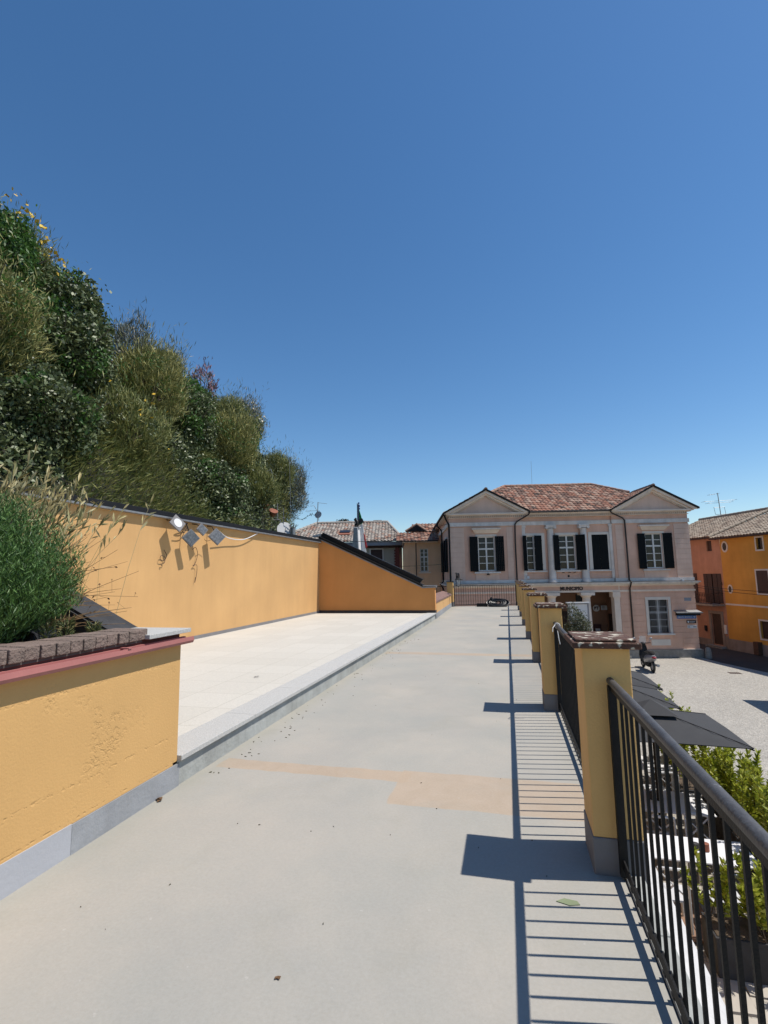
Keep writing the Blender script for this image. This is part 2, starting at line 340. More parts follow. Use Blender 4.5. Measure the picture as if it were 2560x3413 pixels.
def ridge_tiles(mb,a,b,r=.1,step=.4):
    a,b=Vector(a),Vector(b); L=(b-a).length; n=max(1,int(L/step)); d=(b-a)/n
    for i in range(n): mb.tube([a+d*i,a+d*(i+1.12)],[r*1.08,r*.9],8)
    return mb

# ================================================================ STRUCTURE
G=-3.4
MT['plaza']=None
def cobble():
    m=bpy.data.materials.new('plaza_cobbles'); m.use_nodes=True; t=m.node_tree; L=t.links; b=t.nodes['Principled BSDF']; b.inputs['Roughness'].default_value=.85
    tc=_n(t,'ShaderNodeTexCoord'); v=_n(t,'ShaderNodeTexVoronoi'); v.inputs['Scale'].default_value=13; L.new(tc.outputs['Object'],v.inputs['Vector'])
    v2=_n(t,'ShaderNodeTexVoronoi',feature='DISTANCE_TO_EDGE'); v2.inputs['Scale'].default_value=13; L.new(tc.outputs['Object'],v2.inputs['Vector'])
    r=_n(t,'ShaderNodeValToRGB'); e=r.color_ramp.elements; e[0].color=(.32,.30,.265,1); e[1].color=(.45,.42,.37,1); x=e.new(.5); x.color=(.37,.35,.315,1)
    L.new(v.outputs['Color'],r.inputs[0])
    r2=_n(t,'ShaderNodeValToRGB'); r2.color_ramp.elements[0].position=.0; r2.color_ramp.elements[1].position=.10; r2.color_ramp.elements[0].color=(.68,.68,.68,1)
    L.new(v2.outputs['Distance'],r2.inputs[0])
    n=_n(t,'ShaderNodeTexNoise'); n.inputs['Scale'].default_value=.35; n.inputs['Detail'].default_value=6; L.new(tc.outputs['Object'],n.inputs[0])
    r3=_n(t,'ShaderNodeValToRGB'); r3.color_ramp.elements[0].color=(.82,.82,.82,1); r3.color_ramp.elements[1].color=(1.1,1.08,1.05,1); L.new(n.outputs[0],r3.inputs[0])
    a=_n(t,'ShaderNodeMix',data_type='RGBA',blend_type='MULTIPLY'); a.inputs['Factor'].default_value=1; L.new(r.outputs[0],a.inputs['A']); L.new(r2.outputs[0],a.inputs['B'])
    a2=_n(t,'ShaderNodeMix',data_type='RGBA',blend_type='MULTIPLY'); a2.inputs['Factor'].default_value=1; L.new(a.outputs['Result'],a2.inputs['A']); L.new(r3.outputs[0],a2.inputs['B'])
    L.new(a2.outputs['Result'],b.inputs['Base Color'])
    bp=_n(t,'ShaderNodeBump'); bp.inputs['Strength'].default_value=.7; bp.inputs['Distance'].default_value=.03; L.new(r2.outputs[0],bp.inputs['Height']); L.new(bp.outputs[0],b.inputs['Normal'])
    return m
MT['plaza']=cobble()
MT['slabs']=pm('pale_paving_slabs',(.46,.42,.36),.8,.12,1.5,.3,10)
MB().quad((-400,-300,G-.01),(400,-300,G-.01),(400,600,G-.01),(-400,600,G-.01)).build('ground',pm('far_ground',(.10,.11,.07),1,.3,.05),kind='structure')
MB().quad((.6,-6,G),(40,-6,G),(40,60,G),(.6,60,G)).build('plaza',MT['plaza'],kind='structure')
sl_=MB()
random.seed(3)
for i in range(5):
    for j in range(9):
        x0=.62+i*.62+random.uniform(0,.08)*(i>0); y0=.8+j*.78+(i%2)*.3
        sl_.prism([(x0+.01,y0+.01,G),(x0+.6,y0+random.uniform(0,.06),G),(x0+.61+random.uniform(-.05,.0),y0+.74,G),(x0+random.uniform(0,.06),y0+.76,G)],(0,0,.03))
sl_.build('paving','slabs',kind='structure')

MB().quad((10.6,60,G+.004),(10.6,33.2,G+.004),(11.0,31.3,G+.004),(11.9,29.0,G+.004),(13.2,26,G+.004),(14.5,22,G+.004),(24,22,G+.004),(24,60,G+.004)).build('street',pm('dark_asphalt',(.045,.044,.042),.9,.2,2,.4,60),kind='structure')
MB().quad((-30,18.6,G+.004),(.6,25.95,G+.004),(.6,70,G+.004),(-30,70,G+.004)).build('bounce_paving',MT['slabs'],kind='structure')  # pale ground added to bounce light up onto the peach wing
# terrace floor with repair patches as part of its coating
def floormat():
    m=bpy.data.materials.new('terrace_coating'); m.use_nodes=True; t=m.node_tree; L=t.links; b=t.nodes['Principled BSDF']; b.inputs['Roughness'].default_value=.75; b.inputs['Specular IOR Level'].default_value=.2
    tc=_n(t,'ShaderNodeTexCoord'); 
    n=_n(t,'ShaderNodeTexNoise'); n.inputs['Scale'].default_value=.8; n.inputs['Detail'].default_value=9; n.inputs['Roughness'].default_value=.62; L.new(tc.outputs['Object'],n.inputs[0])
    r=_n(t,'ShaderNodeValToRGB'); e=r.color_ramp.elements; e[0].position=.3; e[1].position=.72; e[0].color=(.315,.312,.285,1); e[1].color=(.385,.355,.312,1)
    L.new(n.outputs[0],r.inputs[0]); out=r.outputs[0]
    sx=_n(t,'ShaderNodeSeparateXYZ'); 
    nd=_n(t,'ShaderNodeTexNoise'); nd.inputs['Scale'].default_value=6; nd.inputs['Detail'].default_value=5; L.new(tc.outputs['Object'],nd.inputs[0])
    ma=_n(t,'ShaderNodeVectorMath',operation='MULTIPLY_ADD'); ma.inputs[1].default_value=(.05,.05,0); L.new(nd.outputs['Color'],ma.inputs[0]); L.new(tc.outputs['Object'],ma.inputs[2])
    L.new(ma.outputs[0],sx.inputs[0])
    def rng_(sock,a,bb,soft):
        x=_n(t,'ShaderNodeMapRange'); x.interpolation_type='SMOOTHSTEP'; x.inputs['From Min'].default_value=a-soft; x.inputs['From Max'].default_value=a+soft; L.new(sock,x.inputs[0])
        y=_n(t,'ShaderNodeMapRange'); y.interpolation_type='SMOOTHSTEP'; y.inputs['From Min'].default_value=bb-soft; y.inputs['From Max'].default_value=bb+soft; y.inputs['To Min'].default_value=1; y.inputs['To Max'].default_value=0; L.new(sock,y.inputs[0])
        p=_n(t,'ShaderNodeMath',operation='MULTIPLY'); L.new(x.outputs[0],p.inputs[0]); L.new(y.outputs[0],p.inputs[1]); return p.outputs[0]
    def boxm(x0,x1,y0,y1,soft=.012,amt=1.0):
        p=_n(t,'ShaderNodeMath',operation='MULTIPLY'); L.new(rng_(sx.outputs[0],x0,x1,soft),p.inputs[0]); L.new(rng_(sx.outputs[1],y0,y1,soft),p.inputs[1])
        q=_n(t,'ShaderNodeMath',operation='MULTIPLY'); q.inputs[1].default_value=amt; L.new(p.outputs[0],q.inputs[0]); return q.outputs[0]
    tone=_n(t,'ShaderNodeTexNoise'); tone.inputs['Scale'].default_value=4.5; tone.inputs['Distortion'].default_value=1.0; tone.inputs['Detail'].default_value=6; L.new(tc.outputs['Object'],tone.inputs[0])
    rt=_n(t,'ShaderNodeValToRGB'); rt.color_ramp.elements[0].color=(.36,.28,.20,1); rt.color_ramp.elements[1].color=(.43,.345,.27,1); L.new(tone.outputs[0],rt.inputs[0])
    for (x0,x1,y0,y1,s,am) in ((-2.47,-.80,4.05,4.25,.008,.9),(-.88,.48,3.67,4.28,.009,.85),(-2.5,.48,10.24,10.52,.03,.8),(-2.5,.5,18.45,18.55,.02,.5)):
        mx=_n(t,'ShaderNodeMix',data_type='RGBA'); L.new(boxm(x0,x1,y0,y1,s,am),mx.inputs['Factor']); L.new(out,mx.inputs['A']); L.new(rt.outputs[0],mx.inputs['B']); out=mx.outputs['Result']
    # greenish dirt and fine scuffs
    n2=_n(t,'ShaderNodeTexNoise'); n2.inputs['Scale'].default_value=1.7; n2.inputs['Detail'].default_value=3; n2.inputs['Distortion'].default_value=1.2; L.new(tc.outputs['Object'],n2.inputs[0])
    r2=_n(t,'ShaderNodeValToRGB'); r2.color_ramp.elements[0].position=.55; r2.color_ramp.elements[1].position=.75; r2.color_ramp.elements[1].color=(.35,.35,.35,1); L.new(n2.outputs[0],r2.inputs[0])
    mx=_n(t,'ShaderNodeMix',data_type='RGBA'); L.new(r2.outputs[0],mx.inputs['Factor']); L.new(out,mx.inputs['A']); mx.inputs['B'].default_value=(.31,.295,.25,1); out=mx.outputs['Result']
    n4=_n(t,'ShaderNodeTexNoise'); n4.inputs['Scale'].default_value=26; n4.inputs['Detail'].default_value=2; L.new(tc.outputs['Object'],n4.inputs[0])
    r4=_n(t,'ShaderNodeValToRGB'); r4.color_ramp.elements[0].position=.73; r4.color_ramp.elements[1].position=.78; r4.color_ramp.elements[1].color=(.5,.5,.5,1); L.new(n4.outputs[0],r4.inputs[0])
    mx=_n(t,'ShaderNodeMix',data_type='RGBA'); L.new(r4.outputs[0],mx.inputs['Factor']); L.new(out,mx.inputs['A']); mx.inputs['B'].default_value=(.45,.43,.40,1); out=mx.outputs['Result']
    vo=_n(t,'ShaderNodeTexVoronoi',feature='DISTANCE_TO_EDGE'); vo.inputs['Scale'].default_value=.33
    nw=_n(t,'ShaderNodeTexNoise'); nw.inputs['Scale'].default_value=1.6; nw.inputs['Detail'].default_value=7; L.new(tc.outputs['Object'],nw.inputs[0])
    vm=_n(t,'ShaderNodeVectorMath',operation='MULTIPLY_ADD'); vm.inputs[1].default_value=(1.1,1.1,0); L.new(nw.outputs['Color'],vm.inputs[0]); L.new(tc.outputs['Object'],vm.inputs[2]); L.new(vm.outputs[0],vo.inputs['Vector'])
    rc_=_n(t,'ShaderNodeMapRange'); rc_.inputs['From Min'].default_value=.0; rc_.inputs['From Max'].default_value=.0022; rc_.inputs['To Min'].default_value=.0; rc_.inputs['To Max'].default_value=0; L.new(vo.outputs['Distance'],rc_.inputs[0])
    gm=_n(t,'ShaderNodeValToRGB'); gm.color_ramp.elements[0].position=.5; gm.color_ramp.elements[1].position=.56; L.new(nw.outputs['Fac'],gm.inputs[0])
    cm=_n(t,'ShaderNodeMath',operation='MULTIPLY'); L.new(rc_.outputs[0],cm.inputs[0]); L.new(gm.outputs[0],cm.inputs[1])
    mx=_n(t,'ShaderNodeMix',data_type='RGBA'); L.new(cm.outputs[0],mx.inputs['Factor']); L.new(out,mx.inputs['A']); mx.inputs['B'].default_value=(.16,.15,.13,1); out=mx.outputs['Result']
    wn=_n(t,'ShaderNodeTexNoise'); wn.inputs['Scale'].default_value=.45; wn.inputs['Detail'].default_value=10; wn.inputs['Roughness'].default_value=.7; wn.inputs['Distortion'].default_value=.8; L.new(tc.outputs['Object'],wn.inputs[0])
    wr=_n(t,'ShaderNodeValToRGB'); wr.color_ramp.elements[0].position=.35; wr.color_ramp.elements[1].position=.65; wr.color_ramp.elements[0].color=(.935,.94,.95,1); wr.color_ramp.elements[1].color=(1.04,1.03,1.015,1); L.new(wn.outputs['Fac'],wr.inputs[0])
    mx=_n(t,'ShaderNodeMix',data_type='RGBA',blend_type='MULTIPLY'); mx.inputs['Factor'].default_value=1; L.new(out,mx.inputs['A']); L.new(wr.outputs[0],mx.inputs['B']); out=mx.outputs['Result']
    fg=_n(t,'ShaderNodeTexNoise'); fg.inputs['Scale'].default_value=55; fg.inputs['Detail'].default_value=8; fg.inputs['Roughness'].default_value=.85; L.new(tc.outputs['Object'],fg.inputs[0])
    fr_=_n(t,'ShaderNodeValToRGB'); fr_.color_ramp.elements[0].position=.34; fr_.color_ramp.elements[1].position=.6; fr_.color_ramp.elements[0].color=(.90,.895,.88,1); fr_.color_ramp.elements[1].color=(1.015,1.015,1.015,1); L.new(fg.outputs['Fac'],fr_.inputs[0])
    mx=_n(t,'ShaderNodeMix',data_type='RGBA',blend_type='MULTIPLY'); mx.inputs['Factor'].default_value=1; L.new(out,mx.inputs['A']); L.new(fr_.outputs[0],mx.inputs['B']); out=mx.outputs['Result']
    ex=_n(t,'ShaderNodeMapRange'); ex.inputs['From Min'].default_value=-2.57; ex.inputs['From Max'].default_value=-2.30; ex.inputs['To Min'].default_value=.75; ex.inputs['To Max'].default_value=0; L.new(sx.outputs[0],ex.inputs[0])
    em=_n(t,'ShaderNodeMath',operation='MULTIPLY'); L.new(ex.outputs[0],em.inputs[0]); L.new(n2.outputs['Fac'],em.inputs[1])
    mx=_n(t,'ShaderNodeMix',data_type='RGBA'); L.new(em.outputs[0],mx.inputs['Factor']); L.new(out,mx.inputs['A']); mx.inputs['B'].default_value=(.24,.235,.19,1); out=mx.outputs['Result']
    L.new(out,b.inputs['Base Color'])
    n3=_n(t,'ShaderNodeTexNoise'); n3.inputs['Scale'].default_value=14; n3.inputs['Detail'].default_value=8; L.new(tc.outputs['Object'],n3.inputs[0])
    bp=_n(t,'ShaderNodeBump'); bp.inputs['Strength'].default_value=.12; bp.inputs['Distance'].default_value=.02; L.new(n3.outputs[0],bp.inputs['Height']); L.new(bp.outputs[0],b.inputs['Normal'])
    return m
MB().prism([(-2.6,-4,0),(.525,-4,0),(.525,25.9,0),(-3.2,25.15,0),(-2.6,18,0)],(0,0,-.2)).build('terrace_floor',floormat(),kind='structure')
# terrace body below and its outer face, sill strip and moulded ledge
MB().prism([(-2.6,-4,-.2),(.60,-4,-.2),(.60,25.9,-.2),(-3.2,25.15,-.2)],(0,0,-3.2)).build('terrace_wall','ochre',kind='structure')
sb=MB(); 
for k in range(32):
    y=-3.9+k*.93; sb.box(.53,.62,y,y+.925,-.2,.018)
sb.build('terrace_sill','concrete',kind='structure',bevel=.004)
MB().prism([(.62,-4,-.20),(.80,-4,-.20),(.80,-4,-.24),(.72,-4,-.30),(.62,-4,-.34)],(0,29.9,0)).build('terrace_cornice',pm('stained_pale_stone',(.62,.61,.60),.8,.1,2,.3,30,spots=(3,.62,(.36,.35,.34))),kind='structure')

# raised platform with tiles
def platmat():
    m=bpy.data.materials.new('pale_paver_tiles'); m.use_nodes=True; t=m.node_tree; L=t.links; b=t.nodes['Principled BSDF']; b.inputs['Roughness'].default_value=.8
    tc=_n(t,'ShaderNodeTexCoord'); br=_n(t,'ShaderNodeTexBrick'); br.offset=0; br.inputs['Scale'].default_value=1; br.inputs['Brick Width'].default_value=.62; br.inputs['Row Height'].default_value=.62
    br.inputs['Mortar Size'].default_value=.005; br.inputs['Color1'].default_value=(.49,.465,.415,1); br.inputs['Color2'].default_value=(.53,.505,.455,1); br.inputs['Mortar'].default_value=(.40,.38,.33,1); br.inputs['Bias'].default_value=0
    L.new(tc.outputs['Object'],br.inputs['Vector'])
    n=_n(t,'ShaderNodeTexNoise'); n.inputs['Scale'].default_value=60; n.inputs['Detail'].default_value=6; n.inputs['Roughness'].default_value=.8; L.new(tc.outputs['Object'],n.inputs[0])
    r=_n(t,'ShaderNodeValToRGB'); r.color_ramp.elements[0].position=.3; r.color_ramp.elements[1].position=.7; r.color_ramp.elements[0].color=(.80,.80,.79,1); r.color_ramp.elements[1].color=(1.10,1.10,1.09,1); L.new(n.outputs[0],r.inputs[0])
    mx=_n(t,'ShaderNodeMix',data_type='RGBA',blend_type='MULTIPLY'); mx.inputs['Factor'].default_value=1; L.new(br.outputs[0],mx.inputs['A']); L.new(r.outputs[0],mx.inputs['B']); L.new(mx.outputs['Result'],b.inputs['Base Color'])
    return m
MB().box(-7.05,-2.86,3.55,18.06,-3.3,.222).build('upper_terrace',platmat(),kind='structure')
kb=MB()
ys=[3.6]
while ys[-1]<17.9: ys.append(min(18.05,ys[-1]+1.18))
for a,b in zip(ys[:-1],ys[1:]): kb.box(-2.86,-2.53,a+.001,b-.0015,.19,.231)
kb.build('granite_kerb','granite',kind='structure',bevel=.004)
MB().box(-2.86,-2.57,3.55,18.15,-.1,.188).build('kerb_riser','concrete',kind='structure')

# ================================================================ WALLS
# low wall at left
lw=thing('low_wall','short ochre garden wall at the left with a grey plinth and brick coping above it','wall',(-2.7,0,0))
W=MB(); 
W.box(-2.95,-2.57,-3,3.6,.17,1.08); W.build('wall','ochre_rough',lw)
MB().box(-2.95,-2.563,-3,2.62,-.01,.172).build('plinth',pm('pale_grey_plinth',(.42,.43,.46),.7,.06,3,.1,40),lw)
MB().box(-2.95,-2.561,2.62,3.62,-.01,.168).build('plinth','grey_plinth',lw)
g_=MB(); g_.prism([(-2.57,-3,1.085),(-2.50,-3,1.085),(-2.49,-3,1.105),(-2.495,-3,1.135),(-2.50,-3,1.135),(-2.50,-3,1.115),(-2.57,-3,1.115)],(0,6.66,0)); g_.build('gutter','gutter',lw)
g_=MB(); g_.box(-2.58,-2.555,-3,3.64,1.117,1.135); g_.box(-2.51,-2.488,1.4,1.43,1.134,1.142); g_.box(-2.56,-2.488,2.93,2.96,1.134,1.142); g_.build('gutter_bracket','gutter',lw)
MB().box(-2.93,-2.585,-3,3.6,1.08,1.165).build('flashing','redstrip',lw)
bk=MB(); y=-3.0; random.seed(9)
while y<3.16:
    wd=.088+random.uniform(-.004,.004); dx=random.uniform(-.006,.006); dz=random.uniform(-.004,.004)
    bk.box(-2.83+dx,-2.555+dx,y,y+wd,1.167,1.243+dz); y+=wd+.007
bk.build('brick_coping','brick',lw,bevel=.006)
MB().box(-2.82,-2.575,-3,3.16,1.15,1.232).build('mortar',pm('mortar',(.12,.10,.09),1,.2,20),lw)
MB().box(-3.04,-2.52,3.17,3.66,1.168,1.20).build('granite_slab','granite',lw,bevel=.003)
# soil and far side of planter
MB().box(-7.0,-2.86,-3,3.36,-3.3,1.16).build('planter_soil','soil',kind='structure')
# mirrored gable wall with black membrane
gw=thing('gable_wall','sloping wall end clad in black membrane rising behind the brick coping','wall',(-2.95,3.5,0))
MB().prism([(-2.951,3.42,.2),(-7.05,3.42,.2),(-7.05,3.42,3.0),(-2.951,3.42,1.12)],(0,.20,0)).build('wall','ochre',gw)
MB().prism([(-3.05,3.40,1.12),(-7.1,3.40,3.02),(-7.1,3.40,3.10),(-3.05,3.40,1.19)],(0,.30,0)).build('flashing','black_matte',gw)
MB().prism([(-3.05,3.385,1.13),(-7.1,3.385,1.162),(-7.1,3.385,3.02),(-3.05,3.385,1.17)],(0,.035,0)).build('membrane','black_matte',gw)
# back wall
bw=thing('boundary_wall','long ochre stuccoed wall behind the raised pale terrace under the green hillside','wall',(-7.1,10,.22))
MB().box(-7.25,-6.97,3.6,18.05,.30,2.86).build('wall','ochre',bw)
MB().box(-7.25,-6.955,3.6,18.05,.22,.30).build('skirting','grey_dark',bw)
c_=MB(); c_.box(-7.32,-6.88,3.5,18.1,2.90,3.0); c_.build('coping','black',bw,bevel=.006)
MB().box(-7.0,-6.86,3.5,18.02,2.86,2.895).build('drip_edge','steel',bw)
# end wall (sloping)
ew=thing('end_wall','shaded ochre wall with a sloping black metal top closing the raised terrace','wall',(-4.8,18.1,.22))
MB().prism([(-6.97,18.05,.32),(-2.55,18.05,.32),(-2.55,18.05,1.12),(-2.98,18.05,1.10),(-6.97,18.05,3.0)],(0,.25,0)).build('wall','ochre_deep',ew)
MB().box(-6.955,-2.54,18.04,18.32,.222,.32).build('skirting',pm('dark_skirting',(.05,.045,.042),.8,.2,5),ew)
MB().prism([(-2.50,18.0,1.125),(-2.98,18.0,1.105),(-6.97,18.0,3.0),(-6.97,18.0,3.045),(-2.98,18.0,1.15),(-2.50,18.0,1.17)],(0,.34,0)).build('drip_edge','steel',ew)
MB().prism([(-2.98,17.99,1.155),(-6.97,17.99,3.05),(-6.97,17.99,3.13),(-2.98,17.99,1.235)],(0,.36,0)).build('flashing','black',ew)
MB().prism([(-3.1,18.1,1.30),(-6.9,18.1,3.10),(-6.85,18.1,3.27),(-2.98,18.1,1.43)],(0,.2,0)).build('upper_flashing','black',ew)
MB().box(-2.98,-2.5,18.0,18.36,1.172,1.20).build('corner_cap','steel',ew)
MB().prism([(-6.97,17.97,3.1),(-7.2,17.97,3.1),(-7.2,17.97,3.15),(-6.9,17.97,3.22)],(0,.3,0)).build('corner_sheet','white_metal',ew)
# far low brick-topped wall
fw=thing('parapet_wall','small ochre parapet with a sloping brick top before the far grey pillar','wall',(-2.7,21,0))
MB().prism([(-2.57,18.31,.2),(-2.72,24.9,.2),(-3.1,24.9,.2),(-3.0,18.31,.2)],(0,0,.36)).build('wall','ochre',fw)
MB().prism([(-2.56,18.31,0),(-2.71,24.9,0),(-3.1,24.9,0),(-3.0,18.31,0)],(0,0,.2)).build('plinth','grey_plinth',fw)
f_b=MB(); 
for k in range(50):
    y=18.32+k*.132; x=-2.55-(y-18.3)*.0227
    f_b.prism([(x,y,.56),(x,y,.62),(x-.42,y,.78),(x-.42,y,.56)],(0,.125,0))
f_b.build('brick_top',pm('reddish_brick',(.22,.13,.11),.95,.3,9,.8,50),fw)

# ================================================================ PILLARS AND RAILINGS
PY=[3.063+3.262*k for k in range(8)]
def pillar(first=True):
    t=thing('pillar','x','pillar',(.387,PY[0],0))
    MB().box(.387,.637,PY[0],PY[0]+.324,.185,1.176).build('shaft','ochre_dull',t,bevel=.006)
    MB().box(.382,.642,PY[0]-.006,PY[0]+.33,-.15,.185).build('plinth','grey_dark',t,bevel=.006)
    m=MB(); x0,x1,y0,y1=.335,.69,PY[0]-.055,PY[0]+.379
    m.box(x0,x1,y0,y1,1.178,1.212)
    m.prism([(x0+.02,y0+.02,1.214),(x1-.02,y0+.02,1.214),(x1-.02,y1-.02,1.214),(x0+.02,y1-.02,1.214)],(0,0,.014))
    m.build('cap','terracotta',t,bevel=.013)
    return t
p0=pillar()
plab=['largest yellow ochre pillar in front, its lichen covered terracotta cap beside the scooter','second nearest ochre pillar, with a white cable tie on the rail in front of it',
 'third ochre pillar counting from the camera along the terrace edge','fourth ochre pillar counting from the camera along the terrace edge','fifth ochre pillar counting from the camera along the terrace edge',
 'sixth ochre pillar from the camera, mostly hidden by the row','seventh ochre pillar from the camera, second from the far fence','last ochre pillar of the row, joined to the far fence']
pillars=[]
for k in range(8):
    o=p0 if k==0 else copy_tree(p0)
    o.location=(.387-(.03 if k==1 else 0),PY[k],0); o['label']=plab[k]; o['group']='ochre pillars along the terrace edge'; pillars.append(o)
def railing(y0,y1,n):
    t=thing('railing','x','railing',(.525,y0,0))
    MB().tube([(.525,y0,1.0),(.525,(y0+y1)/2,1.0),(.525,y1,1.0)],.0205,14).build('handrail','iron_top',t,smooth=True)
    MB().box(.517,.525,y0,y1,.955,.978).build('top_bar','iron',t)
    MB().box(.520,.528,y0,y1,.055,.105).build('shadow_bar','iron',t)  # low bar added to cast the dark band along the floor edge
    MB().box(.505,.545,y1-.045,y1-.005,.02,.978).build('end_post','iron',t)
    MB().box(.505,.545,y0+.005,y0+.03,.02,.978).build('end_post','iron',t)
    bal=None
    for i in range(n):
        y=y1-.155-i*.1075
        if y<y0+.05: break
        if bal is None:
            m=MB(); m.box(.537,.550,y-.0065,y+.0065,.022,.975); m.box(.527,.56,y-.012,y+.016,.019,.03); bal=m.build('baluster','iron',t); yb=y
        else:
            c=bal.copy(); C.objects.link(c); c.parent=t; c.location=(0,y-yb,0)
    return t
rl=['nearest dark iron railing panel, running past the right edge of the picture','dark iron railing panel between the two nearest pillars','dark iron railing panel between the second and third pillars']
ra=railing(-.15,PY[0],40)
prop(ra,rl[0],'railing','iron railing panels between the ochre pillars')
rb=railing(PY[0]+.33,PY[1],40)
prop(rb,rl[1],'railing','iron railing panels between the ochre pillars')
ords=['third','fourth','fifth','sixth','seventh','eighth']
for k in range(1,7):
    c=copy_tree(rb); c.location=(.525,PY[k]+.33,0)
    c['label']='dark iron railing panel hidden behind the %s pillar of the row'%(['second','third','fourth','fifth','sixth','seventh'][k-1])
# cable tie
ct=MB(); cy=6.05
ct.tube([(.525+.028*math.cos(a),cy+.01*math.sin(a*.5),1.0+.028*math.sin(a)) for a in np.linspace(0,2*PI,13)],.005,5)
ct.tube([(.50,cy,1.01),(.47,cy-.05,.98),(.465,cy-.07,.94)],.0045,5); ct.tube([(.52,cy,.975),(.53,cy-.03,.86),(.54,cy-.03,.80)],.0045,5)
prop(ct.build('cable_tie','white'),'white plastic cable tie knotted round the handrail before the second pillar','cable tie')
# far pillar & fence
TH=math.radians(11.5); DV=Vector((math.cos(TH),math.sin(TH),0)); NV=Vector((-math.sin(TH),math.cos(TH),0))
fp=thing('pillar','slim ochre pillar with a grey foot at the left end of the far fence','pillar',(-2.93,25.02,0))
MB().box(-2.93,-2.63,25.02,25.34,.22,1.2).build('shaft','ochre_dull',fp,bevel=.006)
MB().box(-2.935,-2.62,25.01,25.35,-.1,.22).build('plinth','grey_dark',fp)
MB().box(-2.96,-2.6,24.98,25.38,1.2,1.235).build('cap','black',fp)
fe=thing('fence','thin dark metal bar fence closing the far end of the terrace','fence',(-2.6,25.15,0),TH,zonly=True)
MB().box(0,3.05,-.015,.015,1.0,1.03).build('rail','iron',fe); MB().box(0,3.05,-.012,.012,.06,.09).build('rail','iron',fe)
m=MB(); m.box(0.0,.035,-.02,.02,0,1.03); m.build('post','iron',fe); MB().box(3.02,3.055,-.02,.02,0,1.03).build('post','iron',fe)
bb=None
for i in range(25):
    x=.12+i*.117
    if bb is None: bb=MB().box(x-.007,x+.007,-.007,.007,.09,1.0).build('bar','rust',fe)
    else:
        c=bb.copy(); C.objects.link(c); c.parent=fe; c.location=(i*.117,0,0)
fe2=thing('fence','short dark bar fence between the sloping wall and the slim far pillar','fence',(-4.6,24.75,0),TH*.7,zonly=True)
MB().box(0,1.68,-.015,.015,.98,1.01).build('rail','iron',fe2); MB().box(0,1.68,-.012,.012,.06,.09).build('rail','iron',fe2)
for i in range(9): MB().box(.1+i*.18-.008,.1+i*.18+.008,-.008,.008,.0,1.0).build('bar','iron',fe2)
# hose pile
random.seed(21)
hz=MB()
for k in range(16):
    cx_,cy_=-.46+random.uniform(-.12,.12),25.12+random.uniform(-.14,.1); tl=random.uniform(.2,1.2); R_=random.uniform(.12,.40)
    pts=[]
    for a in np.linspace(0,2*PI,26):
        px=R_*math.cos(a)*1.15; pz=R_*.62*math.sin(a)
        pts.append((cx_+px,cy_+math.sin(a)*R_*.5*tl,max(.035,.18+pz*.72)))
    hz.tube(pts,.036,7)
hz.tube([(-.95,25.1,.04),(-.9,25.12,.2),(-.82,25.15,.42),(-.78,25.15,.44),(-.76,25.1,.3),(-.7,25.05,.06),(-.5,25.0,.035),(-.1,24.95,.03)],.027,7)
hz.tube([(-1.45,25.0,.04),(-1.1,25.0,.10),(-.9,25.05,.30),(-.8,25.1,.44)],.024,7)
hz.build('hose','rubber',smooth=True); prop(C.objects['hose'],'tangled coil of thick black hose lying against the far fence','hose')
prop(MB().box(-1.5,-1.0,24.95,25.12,.0,.16).build('box','black',bevel=.01),'low flat black box beside the hose at the far fence','box')

# debris
def leafbit(x,y,z,s,mat,name,label):
    m=MB(); random.seed(int(abs(x*1000)))
    for k in range(4):
        a=random.uniform(0,6.28); dx,dy=math.cos(a)*s,math.sin(a)*s
        m.quad((x,y,z+.004),(x+dx*.5-dy*.4,y+dy*.5+dx*.4,z+.3*s),(x+dx,y+dy,z+.006),(x+dx*.5+dy*.4,y+dy*.5-dx*.4,z+.2*s))
    prop(m.build(name,mat),label,'leaf' if 'leaf' in name else 'debris')
leafbit(-.97,2.06,0,.022,'dryleaf','dry_leaf','curled brown dry leaf on the open floor nearest the camera')
leafbit(-3.43,6.5,.232,.04,'black_matte','dark_scrap','small dark scrap lying on the pale raised terrace')
leafbit(-2.52,3.37,0,.05,'dryleaf','dry_leaf','broken dry leaf at the foot of the low wall near its crack')
prop(MB().prism([(.16,2.78,.0),(.22,2.76,.0),(.27,2.775,.0),(.26,2.80,.0),(.2,2.81,.0)],(0,0,.004)).build('leaf','lightgreen'),'flat pale green leaf lying among the nearest baluster shadows','leaf')
dm=MB(); random.seed(5)
for k in range(110):
    if k<75: y=3.9+random.random()**1.6*9; x=-2.52+abs(random.gauss(0,.16))+.02
    else: y=random.uniform(1.8,12); x=random.uniform(-2.4,.2)
    s=random.uniform(.004,.016)*(1.4 if k<75 else .6); a=random.uniform(0,6.3)
    dm.prism([(x,y,0),(x+s*math.cos(a),y+s*math.sin(a),0),(x+s*math.cos(a+1.9)*.8,y+s*math.sin(a+1.9)*.8,0)],(0,0,.005))
o=dm.build('debris',pm('dry_crumbs',(.09,.085,.05),.9,.4,20)); prop(o,kind='stuff',label='scattered crumbs and dry bits along the step on the grey floor',cat='debris')

